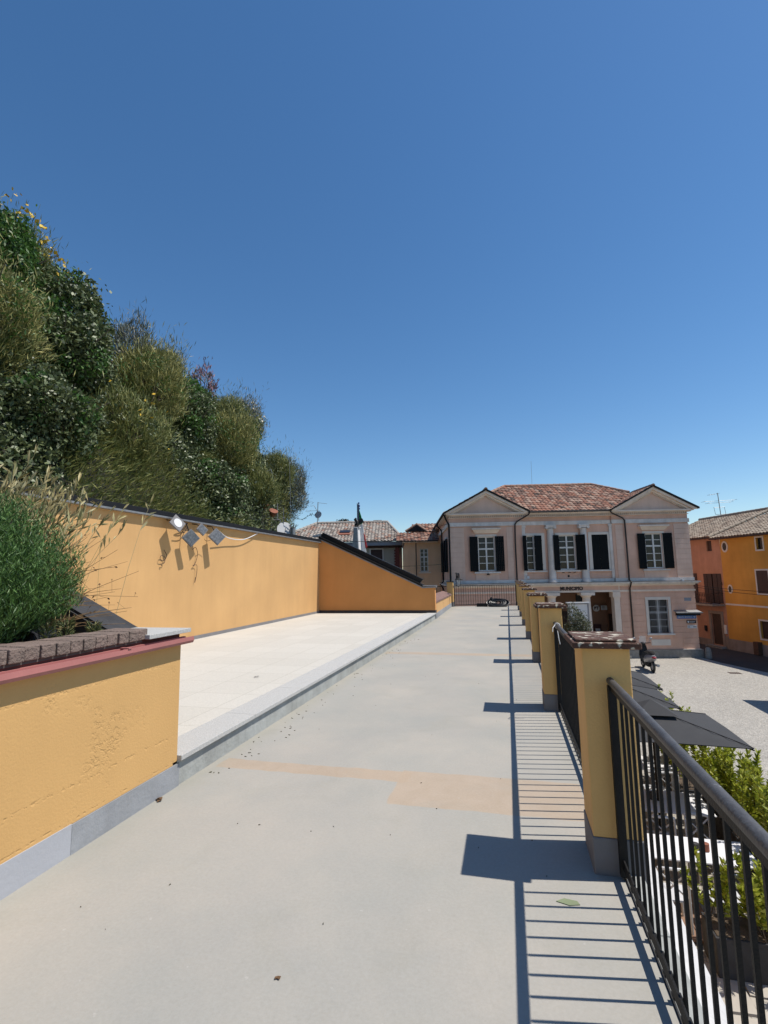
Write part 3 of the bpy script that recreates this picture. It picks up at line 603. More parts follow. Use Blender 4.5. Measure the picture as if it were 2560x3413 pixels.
# ================================================================ FLOOD LAMPS on the back wall
def lamp(y,z,yaw,tilt,label,white=False,s=.25):
    t=thing('flood_lamp',label,'lamp',(-6.72,y,z),0,'square flood lamps on the long wall')
    R=Matrix.Rotation(yaw,4,'Z')@Matrix.Rotation(tilt,4,'Y')@Matrix.Rotation(PI/4,4,'X')
    def tr(mb): mb.v=[tuple((R@Vector(v))+Vector((-6.72,y,z))) for v in mb.v]; return mb
    tr(MB().box(-.018,.018,-s/2,s/2,-s/2,s/2)).build('housing','grey_dark',t,bevel=.006)
    if white:
        m=MB(); m.lathe([(.10,0),(.10,.006)],0,0,24); m.v=[(v[2]+.019,v[0],v[1]) for v in m.v]; tr(m).build('lens','white',t)
    else: tr(MB().box(.018,.024,-s/2+.015,s/2-.015,-s/2+.015,s/2-.015)).build('glass','skin_sol',t)
    m=MB(); m.tube([(-6.97,y-.02,2.84),(-6.85,y,2.82),(-6.74,y,z+.05)],.012,6); m.build('bracket','iron',t)
lamp(9.16,2.76,-.25,-.35,'pale square flood lamp with a round white lens, leftmost on the long wall',True,.29)
lamp(9.64,2.48,-.55,-.05,'scratched grey square lamp hanging lowest below the wall top',False,.29)
lamp(10.05,2.70,-.35,-.3,'small dark square lamp tucked just under the coping',False,.22)
lamp(10.65,2.58,-.6,-.25,'large tilted dark grey lamp, the one nearest the far corner',False,.31)
# cables
def cable(name,pts,r,mat,label):
    m=MB(); P=[Vector(p) for p in pts]; out=[]
    for i in range(len(P)-1):
        p0_,p1,p2,p3=P[max(i-1,0)],P[i],P[i+1],P[min(i+2,len(P)-1)]
        for u in np.linspace(0,1,6,endpoint=False):
            out.append(.5*((2*p1)+(p2-p0_)*u+(2*p0_-5*p1+4*p2-p3)*u*u+(3*p1-p0_-3*p2+p3)*u**3))
    out.append(P[-1]); m.tube(out,r,6); prop(m.build(name,mat,smooth=True),label,'cable')
cable('cable',[(-6.94,9.05,2.2),(-6.92,9.12,2.08),(-6.93,9.05,1.98),(-6.92,8.92,2.0),(-6.92,8.95,2.08),(-6.92,9.07,2.04),(-6.92,9.05,1.93),(-6.93,8.97,1.9),(-6.93,9.0,1.86)],.006,'rust','short curly brown cable hanging below the white lensed lamp')
cable('cable',[(-6.92,10.0,2.25),(-6.92,10.12,2.3),(-6.92,10.2,2.16),(-6.93,10.14,1.95),(-6.93,10.05,1.88),(-6.92,10.18,1.9),(-6.93,10.2,1.7),(-6.93,10.14,1.5),(-6.94,10.18,1.62)],.006,'rust','long wavy brown cable dangling down the middle of the long wall')
cable('cable',[(-6.8,9.35,2.72),(-6.88,9.6,2.60),(-6.9,9.75,2.75),(-6.85,9.55,2.8),(-6.9,9.4,2.66),(-6.9,9.62,2.68),(-6.92,9.8,2.84)],.009,'rust','brown loop of cable between the two leftmost lamps')
cable('cable',[(-6.75,10.8,2.72),(-6.85,11.4,2.60),(-6.88,12.2,2.62),(-6.9,13.0,2.84)],.012,'white','pale cable sagging from the last lamp up to the coping')
cable('cable',[(-6.75,10.2,2.50),(-6.8,10.35,2.46),(-6.75,10.5,2.5)],.005,'iron','thin dark cable joining the two right hand lamps')

# ================================================================ TOWN HALL
C0x,C0y=-3.28,30.17
mu=thing('town_hall','pink two storey town hall with twin pediments, black shutters and a columned porch','building',(C0x,C0y,G),TH,zonly=True)
UP=[(1.69,2.69,1.74,3.80),(4.60,5.50,1.74,3.80),(6.52,7.50,1.74,3.80),(8.48,9.42,1.74,3.80),(11.56,12.56,1.74,3.80)]
wb=MB()
wall_holes(wb,0,4.35,.95,5.2,[UP[0]],0,.25); wall_holes(wb,9.7,14.14,.95,5.2,[UP[4]],0,.25)
wall_holes(wb,4.35,9.7,.95,5.2,UP[1:4],.14,.35)
wb.quad((4.35,0,.95),(4.35,.14,.95),(4.35,.14,5.2),(4.35,0,5.2)); wb.quad((9.7,0,.95),(9.7,.14,.95),(9.7,.14,5.2),(9.7,0,5.2))
LW=(11.42,12.57,-2.0,-.1)
wall_holes(wb,0,4.35,G,.95,[],0,.25); wall_holes(wb,9.82,14.14,G,.95,[LW],0,.25)
wb.quad((9.82,0,G),(9.82,.45,G),(9.82,.45,.95),(9.82,0,.95)); wb.quad((4.35,0,G),(4.35,.45,G),(4.35,.45,.95),(4.35,0,.95))
wb.quad((0,0,G),(0,12,G),(0,12,5.2),(0,0,5.2)); wb.quad((14.14,0,G),(14.14,10,G),(14.14,10,5.2),(14.14,0,5.2)); wb.quad((0,12,G),(14.14,12,G),(14.14,12,5.2),(0,12,5.2))
wb.build('wall','pink',mu)
# rusticated courses
rc=MB(); rl_=MB()
z=.62
zs=[]
while z>-2.92: zs.append((max(-2.93,z-.30),z)); z-=.325
for a,b_ in zs:
    rl_.box(0.0,4.33,-.022,.0,a+.012,b_)
    if b_<-.02+.3 and a>-2.45 :
        if b_>.0 and a<.0: rc.box(9.86,14.16,-.022,0,a+.012,b_)
        else: rc.box(9.86,11.24,-.022,0,a+.012,b_); rc.box(12.76,14.16,-.022,0,a+.012,b_)
    else: rc.box(9.86,14.16 if b_>0 else 11.3,-.022,0,a+.012,b_); 
    if a<=-2.45: rc.box(13.27,14.16,-.022,0,a+.012,b_)
rc.build('rusticated_courses','pink',mu); rl_.build('rusticated_courses','pink',mu)
for s0,s1,pr in ((0.0,.88,.035),(13.27,14.16,.035),(3.42,3.79,.025),(9.86,10.3,.025)):
    ru=MB(); z=4.35
    while z>1.3: ru.box(s0,s1,-pr,0,z-.288,z); z-=.30
    ru.build('quoin','pink_pale',mu)
# bands, cornices
for bx_ in ((-.03,4.42,-.07,-.001,4.43,4.66),(4.42,9.66,.06,.139,4.43,4.66),(9.66,14.2,-.07,-.001,4.43,4.66),(-.03,4.42,-.06,-.001,1.0,1.19),(4.42,9.66,.05,.139,1.0,1.19),(9.66,14.2,-.06,-.001,1.0,1.19)): MB().box(*bx_).build('stone_band','greywhite',mu)
co=MB()
co.box(-.12,14.3,-.16,.13,5.06,5.19); co.box(-.2,14.42,-.28,.13,5.12,5.20)
co.box(-.06,14.2,-.07,.13,4.92,4.955)
co.build('cornice','cream',mu)
dn=MB(); s=.0
while s<14.1: dn.box(s,s+.055,-.13,-.01,4.965,5.05); s+=.115
for cx_,in_ in ((2.24,1),(12.12,1)):
    pass
dn.build('dentils','cream',mu)
lc=MB(); lc.box(-.28,14.42,-.30,.02,.90,.965); lc.box(-.2,14.34,-.2,.02,.82,.90)
lc.build('string_course','greywhite',mu)
lc=MB(); lc.box(0,14.2,-.05,.3,.40,.50); lc.box(4.3,9.86,-.03,.42,.50,.82); lc.box(0,14.2,-.07,.01,.74,.82); lc.build('entablature','cream',mu)
MB().box(4.4,9.8,-.036,-.031,.515,.735).build('frieze','pink',mu)
# ledge sheet metal
m=MB(); m.box(-.30,14.44,-.32,.0,.966,.978); m.build('ledge_flashing','steel',mu)
# pediments
for cx_ in (2.24,12.12):
    hw=2.52; ap=6.55; ez=5.20
    pd=thing('tmp','t','t') if False else None
    m=MB(); m.prism([(cx_-hw+.05,-.02,ez),(cx_+hw-.05,-.02,ez),(cx_,-.02,ap-.12)],(0,.3,0)); ty=m.build('tympanum','pink_pale',mu)
    m=MB()
    for sg in (-1,1):
        ex=cx_+sg*hw
        k=(ap-ez)/hw
        m.prism([(ex,-.34,ez+.0),(cx_,-.34,ap-.0),(cx_,-.34,ap-.15),(ex-sg*.28,-.34,ez+.0)],(0,.32,0))
        m.prism([(ex-sg*.30,-.2,ez+.0),(cx_,-.2,ap-.155),(cx_,-.2,ap-.27),(ex-sg*.52,-.2,ez+.0)],(0,.17,0))
        n_=34
        for i in range(3,n_-1):
            f=i/n_; x=ex-sg*.5+( cx_-(ex-sg*.5))*f; zt=ez+(ap-.27-ez)*f
            m.box(x-.022,x+.022,-.12,-.02,zt-.075,zt-.005)
    m.build('raking_cornice','cream',mu)
    m=MB()
    for sg in (-1,1):
        ex=cx_+sg*(hw+.04)
        m.prism([(ex,-.42,ez-.01),(cx_,-.42,ap+.01),(cx_,-.42,ap+.12),(ex,-.42,ez+.09)],(0,.30,0))
    m.build('verge','black',mu)
# gutters and downpipes
m=MB(); m.tube([(4.72,-.3,5.21),(9.6,-.3,5.21)],.06,8); m.build('eaves_gutter','downpipe',mu)
m=MB(); m.tube([(4.78,-.34,5.16),(4.72,-.3,5.05),(4.05,-.16,4.66),(3.93,-.13,4.5),(3.90,-.12,3.5),(3.90,-.12,.98)],.045,8); m.build('downpipe','downpipe',mu,smooth=True)
m=MB(); m.tube([(9.52,-.34,5.16),(9.6,-.3,5.05),(10.28,-.16,4.75),(10.40,-.14,4.6),(10.42,-.12,3.4),(10.42,-.12,1.1),(10.42,-.36,.95),(10.42,-.22,.75),(10.42,-.1,.6),(10.42,-.1,-2.5)],.045,8); m.build('downpipe','downpipe',mu,smooth=True)
m=MB(); m.tube([(-.3,-.36,5.1),(-.2,-.25,4.85),(-.02,-.12,4.55),(-.02,-.10,2.5),(-.02,-.1,.9)],.055,8); m.build('downpipe','black',mu,smooth=True)
# windows
def window(s0,s1,z0,z1,n=.12,parent=mu,top=.36):
    f=MB(); w_=.06
    f.box(s0,s0+w_,n-.05,n+.01,z0,z1); f.box(s1-w_,s1,n-.05,n+.01,z0,z1); f.box(s0+w_,s1-w_,n-.05,n+.01,z0,z0+w_); f.box(s0+w_,s1-w_,n-.05,n+.01,z1-w_,z1)
    zt=z1-(z1-z0)*top; f.box(s0+w_,s1-w_,n-.055,n+.01,zt-.045,zt+.045); sc=(s0+s1)/2; 
    f.box(sc-.045,sc+.045,n-.056,n+.01,z0+w_,zt-.045); f.box(sc-.045,sc+.045,n-.056,n+.01,zt+.045,z1-w_)
    fr=f.build('window','frame',parent)
    b=MB()
    for a,c in ((s0+w_,sc-.045),(sc+.045,s1-w_)):
        zz=(zt+.045+z1-w_)/2; b.box(a,c,n-.035,n,zz-.018,zz+.018)
        for q in (1,2):
            zz=z0+w_+(zt-.045-z0-w_)*q/3; b.box(a,c,n-.035,n,zz-.018,zz+.018)
    b.build('glazing_bar','frame',fr)
    MB().box(s0+.02,s1-.02,n+.012,n+.02,z0+.02,z1-.02).build('pane','glass',fr)
    return fr
for i,(a,b_,c,d) in enumerate(UP):
    if i==3: continue
    window(a,b_,c,d,.12 if i in (0,4) else .24)
def shutter(s0,s1,n0,n1,z0=1.72,z1=3.80):
    m=MB(); d=Vector((s1-s0,n1-n0,0)); L=d.length; d.normalize(); pn=Vector((d.y,-d.x,0))*.02
    k=max(2,int(L/.1)); 
    for i in range(k):
        a=Vector((s0,n0,0))+d*(L*i/k+.003); b_=Vector((s0,n0,0))+d*(L*(i+1)/k-.003)
        m.prism([a-pn+Vector((0,0,z0)),b_-pn+Vector((0,0,z0)),b_+pn+Vector((0,0,z0)),a+pn+Vector((0,0,z0))],(0,0,z1-z0))
    a=Vector((s0,n0,0)); b_=Vector((s1,n1,0)); q=pn*1.8
    for zz in (z0+.3,z1-.35): m.prism([a+pn*1.02+Vector((0,0,zz)),b_+pn*1.02+Vector((0,0,zz)),b_+q+Vector((0,0,zz)),a+q+Vector((0,0,zz))],(0,0,.09))
    return m.build('shutter','shutter',mu)
shutter(1.18,1.67,-.10,-.08); shutter(2.71,3.22,-.06,-.12)
shutter(4.34,4.60,-.22,.10); shutter(5.05,5.50,-.10,.08)
shutter(6.13,6.52,-.26,.06); shutter(7.51,7.98,.04,-.24)
shutter(8.49,8.945,.12,.12); shutter(8.955,9.41,.12,.12)
shutter(11.07,11.55,-.14,-.03); shutter(12.58,13.08,-.05,-.14)
# trims
for a,b_ in ((1.69,2.69),(11.56,12.56)):
    m=MB(); m.box(a-.13,a,-.03,.0,1.70,3.93); m.box(b_,b_+.13,-.03,.0,1.70,3.93); m.box(a-.0,b_,-.03,.0,3.80,3.93); m.build('window_trim','trimw',mu)
    c=(a+b_)/2
    m=MB(); m.prism([(c-.66,-.08,3.99),(c+.66,-.08,3.99),(c+.84,-.26,4.24),(c-.84,-.26,4.24)],(0,.08,0)) if False else None
    m=MB()
    m.add([(c-.66,-.06,3.99),(c+.66,-.06,3.99),(c+.66,-.001,3.99),(c-.66,-.001,3.99),(c-.82,-.22,4.2),(c+.82,-.22,4.2),(c+.82,-.001,4.2),(c-.82,-.001,4.2)],[(0,3,2,1),(4,5,6,7),(0,1,5,4),(1,2,6,5),(2,3,7,6),(3,0,4,7)])
    m.box(c-.86,c+.86,-.27,-.001,4.205,4.29); m.build('window_hood','cream',mu)
    m=MB(); m.box(a-.27,b_+.27,-.15,-.001,1.60,1.68); m.build('window_sill','greywhite',mu)
    MB().box(a-.2,b_+.2,-.03,-.001,1.2,1.59).build('apron_panel','pink_pale',mu)
for a,b_ in ((4.60,5.50),(6.52,7.50),(8.48,9.42)):
    m=MB(); m.box(a-.2,a,.10,.139,1.72,3.95); m.box(b_,b_+.2,.10,.139,1.72,3.95); m.box(a,b_,.10,.139,3.80,3.95); m.build('window_trim','trimw',mu)
    MB().box(a-.25,b_+.25,.0,.139,1.62,1.70).build('window_sill','greywhite',mu)
    m=MB(); x0,x1,z0,z1=a-.15,b_+.15,1.26,1.52
    m.box(x0,x1,.11,.139,z0,z0+.03); m.box(x0,x1,.11,.139,z1-.03,z1); m.box(x0,x0+.03,.11,.139,z0+.03,z1-.03); m.box(x1-.03,x1,.11,.139,z0+.03,z1-.03); m.build('apron_panel','pink_pale',mu)
# upper ionic half columns
for sc in (6.03,7.98):
    cl=MB(); cl.lathe([(.215,1.2),(.215,1.25),(.205,2.0),(.185,4.15)],sc,.02,20); o=cl.build('column','greywhite',mu,smooth=True)
    m=MB(); m.box(sc-.30,sc+.30,-.24,.13,4.34,4.42)
    for sg in (-1,1): m.tube([(sc+sg*.24,-.22,4.26),(sc+sg*.24,.12,4.26)],.085,14)
    m.box(sc-.24,sc+.24,-.2,.12,4.24,4.34); m.lathe([(.2,4.15),(.23,4.18),(.2,4.21)],sc,.02,20); m.build('capital','greywhite',mu)
    m=MB(); m.lathe([(.27,1.0),(.27,1.08),(.24,1.10),(.25,1.14),(.22,1.2)],sc,.0,20); m.build('column_base','greywhite',mu)
for sc in (4.42,9.62):
    m=MB(); m.box(sc-.09,sc+.13,.05,.139,1.2,4.3); m.box(sc-.13,sc+.17,.02,.139,4.3,4.42); m.build('pilaster','greywhite',mu)
# porch
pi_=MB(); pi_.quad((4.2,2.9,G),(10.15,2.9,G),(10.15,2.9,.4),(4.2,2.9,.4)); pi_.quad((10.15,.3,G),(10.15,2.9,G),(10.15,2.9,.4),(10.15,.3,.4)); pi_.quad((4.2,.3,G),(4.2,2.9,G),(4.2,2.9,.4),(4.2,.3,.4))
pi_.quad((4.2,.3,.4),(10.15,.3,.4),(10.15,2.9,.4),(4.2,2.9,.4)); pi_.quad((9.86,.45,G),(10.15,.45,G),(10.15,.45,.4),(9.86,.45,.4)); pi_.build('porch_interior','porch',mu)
MB().box(4.2,10.15,-.3,2.9,G,G+.16).build('porch_floor','stone',mu)
for sc in (5.93,7.95):
    m=MB(); m.lathe([(.27,G+.16),(.27,-2.4),(.255,-1.2),(.225,.08)],sc,.16,24); m.build('column','cream',mu,smooth=True)
    m=MB(); m.lathe([(.225,.07),(.235,.10),(.34,.22)],sc,.16,24); m.box(sc-.40,sc+.40,-.20,.5,.222,.39); m.build('capital','cream',mu)
for sc in (4.5,9.66):
    m=MB(); m.box(sc-.16,sc+.17,-.04,.42,G+.16,.08); m.box(sc-.24,sc+.19,-.1,.46,.08,.39); m.build('pilaster','cream',mu)
dr=MB(); dr.box(10.10,10.148,.9,2.5,G+.16,-1.05); dr.build('door','wood',mu)
for a,b_,c,d in ((5.2,6.2,G+.16,-.9),(7.0,7.9,G+.16,-.9)): MB().box(a,b_,2.85,2.899,c,d).build('door','wood',mu)
for a in (5.4,8.25): MB().box(a,a+.5,2.85,2.899,-.55,.15).build('window','glass',mu)
MB().box(9.25,9.7,2.75,2.899,-2.6,-1.75).build('notice_case',pm('dark_red_case',(.07,.02,.018),.6),mu); MB().box(9.33,9.62,2.74,2.749,-2.3,-2.0).build('notice','white',mu)
# PT sign
sg_=MB(); sg_.lathe([(.21,0),(.21,.05)],0,0,28); sg_.v=[(v[0]+9.42,2.62+v[2],v[1]-.72) for v in sg_.v]; o=sg_.build('round_sign','white',mu)
text_mesh('PT',.25,'text_dark',mu,Vector((9.42,2.615,-.72)),RX90,.003,bold=.012)
MB().box(9.72,9.99,2.60,2.65,-.84,-.56).build('sign_plate','white',mu)
MB().box(10.01,10.09,2.60,2.65,-.84,-.56).build('sign_plate','white',mu)
m=MB(); [m.box(9.76,9.95,2.595,2.599,zz,zz+.02) for zz in (-.64,-.70,-.78)]; m.build('sign_writing','text_dark',mu)
# lower window with ornate grille
a,b_,c,d=LW
m=MB(); m.box(a-.15,a,-.05,.0,c-.02,d+.17); m.box(b_,b_+.15,-.05,.0,c-.02,d+.17); m.box(a,b_,-.05,.0,d,d+.17); m.build('window_trim','trimw',mu)
MB().box(a-.2,b_+.22,-.14,-.001,c-.11,c-.02).build('window_sill','greywhite',mu)
MB().box(a,b_,.14,.2,c,d).build('pane','glass',mu)
gr=MB()
for i in range(1,5): zz=c+(d-c)*i/5; gr.box(a,b_,.02,.04,zz-.012,zz+.012)
for x in (a+.03,b_-.03): gr.box(x-.012,x+.012,.02,.04,c,d)
cx_=(a+b_)/2
gr.box(cx_-.012,cx_+.012,.02,.04,c,d)
for j in range(10):
    zz=c+(d-c)*(j+.5)/10
    for sg in (-1,1): gr.tube([(cx_+sg*(.02+.05*(1-math.cos(t))),.02,zz+.085*math.sin(t)*.9) for t in np.linspace(0,2*PI,9)],.012,4)
for i in range(8):
    xx=a+(b_-a)*(i+.5)/8; gr.tube([(xx+.05*math.cos(t),.02,c+(d-c)*.60+.045+.05*math.sin(t)) for t in np.linspace(0,2*PI,9)],.013,4)
for j in range(5):
    for i in range(8):
        if i in (3,4): continue
        xx=a+(b_-a)*(i+.5)/8; zz=c+(d-c)*(j+.5)/5
        gr.tube([(xx-.05,.03,zz-.12),(xx+.03,.03,zz-.02),(xx-.03,.03,zz+.05),(xx+.05,.03,zz+.13)],.006,4)
gr.build('window_grille',pm('pale_ironwork',(.55,.56,.56),.6,.15,6),mu)
MB().box(11.45,12.54,-.03,-.001,-2.70,-2.36).build('stone_panel','trimw',mu)
for bx_ in ((9.83,14.34,-.09,-.001,G-.3,-2.94),(-.05,4.35,-.09,-.001,G-.3,-2.94),(14.141,14.34,-.001,10,G-.3,-2.94)): MB().box(*bx_).build('plinth','stone',mu)
MB().box(13.2,14.2,-.10,-.0,-2.938,-2.91).build('plinth_cap','trimw',mu)
# signs
m=MB(); m.add([(12.86,-.35,-.82),(14.34,-.35,-.84),(14.2,-.02,-.70),(12.84,-.02,-.70),(12.86,-.35,-.86),(14.34,-.35,-.88),(14.2,-.02,-.74),(12.84,-.02,-.74)],[(0,1,2,3),(7,6,5,4),(0,4,5,1),(1,5,6,2),(2,6,7,3),(3,7,4,0)]); m.box(12.88,14.3,-.355,-.351,-.865,-.81); m.build('sign_canopy','steel',mu)
MB().box(12.95,14.22,-.30,-.02,-1.0,-.86).build('canopy_box','black',mu)
sg=thing('direction_sign','blue rectangular road sign with white lettering and an arrow on the town hall corner','sign',(C0x,C0y,-1.2),TH,zonly=True)
MB().box(13.0,14.08,-.075,-.03,-1.19,-1.01).build('panel','blue',sg)
text_mesh('tutte le direzioni',.125,'text_white',sg,Vector((13.43,-.078,-1.095)),RX90,.002,bold=.002,xs=1.0).name='lettering'
m=MB(); m.box(13.89,14.04,-.08,-.076,-1.112,-1.088); 
m.prism([(14.05,-.08,-1.10),(13.97,-.08,-1.04),(13.95,-.08,-1.055),(14.01,-.08,-1.10),(13.95,-.08,-1.145),(13.97,-.08,-1.16)],(0,.003,0)); m.build('arrow','text_white',sg)
sg=thing('direction_sign','small dark brown sign with a white disc below the blue road sign','sign',(C0x,C0y,-1.5),TH,zonly=True)
MB().box(13.53,14.06,-.07,-.03,-1.46,-1.30).build('panel',pm('dark_brown_sign',(.03,.012,.01),.5),sg)
m=MB(); m.lathe([(.055,0),(.055,.004)],0,0,16); m.v=[(v[0]+13.61,v[2]-.076,v[1]-1.38) for v in m.v]; m.build('disc','white',sg)
m=MB(); m.box(13.70,14.0,-.074,-.071,-1.365,-1.345); m.box(13.70,13.96,-.074,-.071,-1.415,-1.395); m.build('writing','text_white',sg)
sg=thing('direction_sign','small white sign with black marks, lowest of the three signs on the corner','sign',(C0x,C0y,-1.8),TH,zonly=True)
MB().box(13.55,14.07,-.07,-.03,-1.75,-1.58).build('panel','white',sg)
m=MB(); m.box(13.60,13.615,-.074,-.071,-1.73,-1.6); m.prism([(13.64,-.074,-1.64),(13.665,-.074,-1.60),(13.69,-.074,-1.64)],(0,.003,0)); m.box(13.658,13.672,-.074,-.071,-1.72,-1.64); m.box(13.86,14.04,-.074,-.071,-1.68,-1.65); m.build('writing','text_dark',sg)
MB().box(13.52,13.92,-.028,-.022,-.18,.0).build('street_plaque',pm('pale_blue_plaque',(.30,.33,.37),.6),mu)
text_mesh('MUNICIPIO',.29,'text_dark',mu,Vector((7.06,-.06,.62)),RX90,.012,'inscription',bold=.010,xs=.9)
# little details
m=MB(); m.lathe([(.06,0),(.06,.03)],0,0,14); m.v=[(v[0]+7.0,v[2]+.10,v[1]+1.36) for v in m.v]; m.build('round_vent','black',mu)
m=MB(); [m.box(x,x+.11,-.02,.08,1.56,1.59) for x in (6.62,6.98,7.28)]; m.build('flag_socket','black',mu)
MB().box(4.52,4.66,.0,.13,1.24,1.40).build('alarm_box','white',mu)
m=MB(); m.prism([(2.12,-.16,1.50),(2.32,-.16,1.50),(2.27,-.05,1.60),(2.17,-.05,1.60)],(0,.04,0)); m.build('wall_lamp','black',mu)
MB().box(13.42,13.52,-.2,-.08,.98,1.07).build('camera_box','white',mu)
# roofs
UPv=Vector((0,4.3,2.3))
z_e=5.24
f=MB()
hyp=math.hypot(4.3,2.28)
tile_sheet('front_roof','tiles_red',mu,(-.3,-.3,z_e),(1,0,0),(0,4.3,2.28),[(5.06,0),(9.9,0),(12.25,2.88),(10.4,hyp),(4.55,hyp),(2.75,2.88)])
m=MB(); zr=z_e+2.28
m.quad((-.3,1.0,z_e),(2.2,2.3,6.58),(4.25,4.0,zr),(4.25,8,zr),(-.3,12.3,z_e)); m.quad((14.45,1.0,z_e),(12.2,2.3,6.58),(10.1,4.0,zr),(10.1,8,zr),(14.45,12.3,z_e)); m.quad((-.3,12.3,z_e),(14.45,12.3,z_e),(10.1,8,zr),(4.25,8,zr)); m.quad((4.25,4,zr),(10.1,4,zr),(10.1,8,zr),(4.25,8,zr)); m.build('rear_roof','tiles_red',mu)
for cx_ in (2.24,12.12):
    for sg in (-1,1):
        hw=2.56; ez=5.24; ap=6.62; h=math.hypot(hw,ap-ez); 
        tile_sheet('pediment_roof','tiles_red',mu,(cx_+sg*hw,-.40,ez),(0,1,0),(-sg*hw,0,ap-ez),[(0,0),(.35,0),(2.9,h),(0,h)] if True else None)
rt_=MB(); ridge_tiles(rt_,(4.25,4.0,zr+.02),(10.1,4.0,zr+.02)); ridge_tiles(rt_,(2.5,2.3,6.66),(4.25,4,zr+.02)); ridge_tiles(rt_,(11.9,2.3,6.66),(10.1,4,zr+.02))
for cx_ in (2.24,12.12): ridge_tiles(rt_,(cx_,-.42,6.64),(cx_,2.4,6.64))
rt_.build('ridge_tiles','tiles_red',mu,smooth=True)
# left side of the building: windows, shutters, cornice
m=MB(); m.box(-.30,-.0,.0,12.2,5.06,5.2); m.box(-.1,0,0,12,4.43,4.66); m.box(-.06,0,0,12,1.0,1.19); m.box(-.28,0,-.2,12,.88,.965); m.build('side_cornice','cream',mu)
m=MB(); m.tube([(-.36,-.4,5.18),(-.36,12.2,5.18)],.07,8); m.build('side_gutter','black',mu)
for n0 in (1.7,5.2,8.7):
    m=MB(); m.box(-.05,-.001,n0-.15,n0+1.15,1.7,3.95); m.build('window_trim','trimw',mu); MB().box(-.07,-.052,n0+.05,n0+.95,1.75,3.8).build('pane','glass',mu)
    m=MB(); m.box(-.13,-.06,n0-.5,n0+.0,1.72,3.8); m.box(-.13,-.06,n0+1.0,n0+1.5,1.72,3.8); m.build('shutter','shutter',mu)
m=MB(); m.tube([(-.36,11.0,5.1),(-.1,11.0,4.8),(-.1,11.0,G)],.06,8); m.build('downpipe','white_metal',mu)
m=MB(); m.tube([(-.36,4.4,5.15),(-.42,4.4,4.9),(-.12,4.4,4.6),(-.1,4.4,1.1),(-.3,4.3,.9),(-.12,4.3,.6),(-.12,4.3,G)],.055,8); m.build('downpipe','black',mu,smooth=True)
# lantern on a bracket
la=thing('wall_lantern','old fashioned black lantern with glass panes hanging before the far fence','lantern',(-2.27,24.0,1.0))
m=MB(); m.lathe([(.05,1.0),(.07,1.02)],-2.27,24,6); 
for j in range(6):
    a=2*PI*j/6; m.tube([(-2.27+.065*math.cos(a),24+.065*math.sin(a),1.02),(-2.27+.13*math.cos(a),24+.13*math.sin(a),1.33)],.01,4)
m.lathe([(.14,1.33),(.145,1.345),(.06,1.42),(.055,1.46),(.03,1.5),(.02,1.56)],-2.27,24,6); m.build('frame','black',la)
MB().lathe([(.06,1.03),(.122,1.325)],-2.27,24,6).build('glass','lglass',la)
m=MB(); m.tube([(-2.27,24,1.55),(-2.28,24.1,1.62),(-2.30,24.9,1.60),(-2.36,25.6,1.45),(-2.5,27,1.3),(-2.6,30.0,1.25)],.028,6); m.tube([(-2.33,24.0,1.36),(-2.35,24.0,1.66)],.03,6); m.build('bracket','black',la)
# wires
def wire(a,b,sag,label,r=.012):
    a,b=Vector(a),Vector(b); m=MB(); m.tube([a.lerp(b,t)-Vector((0,0,sag*4*t*(1-t))) for t in np.linspace(0,1,14)],r,5); o=m.build('overhead_wire','iron'); prop(o,label,'wire')
L2=lambda s,n,z: tuple(Vector((C0x,C0y,0))+DV*s+NV*n+Vector((0,0,z)))
wire(L2(14.2,-.2,.7),(15.4,30.0,.3),.10,'upper of the two pale wires leaving the town hall corner towards the orange house')
wire(L2(14.2,-.2,.6),(15.6,29.0,.15),.16,'lower of the two pale wires leaving the town hall corner towards the orange house')
wire(L2(-.1,0,4.6),L2(-10,3,3.4),.25,'long overhead wire running left from the town hall eave to the grey roofed house')
wire(L2(-.1,0,2.2),L2(-3.6,5.5,2.2),.03,'level wire crossing the peach wing below its window')
wire((-7.0,17.9,3.1),L2(-.2,1,4.4),.45,'sagging wire from the corner of the long wall to the town hall')
# thin aerial on town hall roof
an=MB(); an.tube([L2(6.2,4.2,7.4),L2(6.22,4.2,9.3)],.009,5); prop(an.build('roof_aerial','steel'),'single thin whip aerial on the ridge of the town hall','aerial')

# ================================================================ ORANGE AND SALMON HOUSES
HA=math.atan2(-.957,.29); HP=(13.39,36.39)
oh=thing('orange_house','deep orange house at the right edge with oval windows and a pale string course','house',(HP[0],HP[1],G),HA,zonly=True)
w_=MB(); OW=[(2.95,3.42,2.72,3.4),(2.72,3.55,.18,1.5),(2.6,3.5,-2.4,-1.4)]
wall_holes(w_,.02,9,G,3.62,OW,0,.22); w_.quad((9,0,G),(9,8,G),(9,8,3.6),(9,0,3.6)); w_.build('wall','orange',oh)
w_=MB(); w_.box(.03,2.3,-.03,-.001,G-.3,-2.72); w_.box(2.3,9,-.03,-.001,G-.3,-2.75); w_.build('plinth','plinth_grey',oh)
MB().box(.03,9,-.025,-.001,-.63,-.53).build('string_course','trimw',oh)
for i,(a,b_,c,d) in enumerate(OW):
    m=MB(); q=.09; m.box(a-q,a,-.02,.0,c-q,d+q); m.box(b_,b_+q,-.02,.0,c-q,d+q); m.box(a,b_,-.02,.0,d,d+q); m.box(a,b_,-.03,.0,c-q,c); m.build('window_trim','trimw',oh)
    if i==1: 
        MB().box(a,(a+b_)/2-.005,-.01,.04,c,d).build('shutter','brown',oh); MB().box((a+b_)/2+.005,b_,-.01,.04,c,d).build('shutter','brown',oh)
    else: MB().box(a,b_,.12,.16,c,d).build('pane' if i==0 else 'shutter','glass' if i==0 else 'brown',oh)
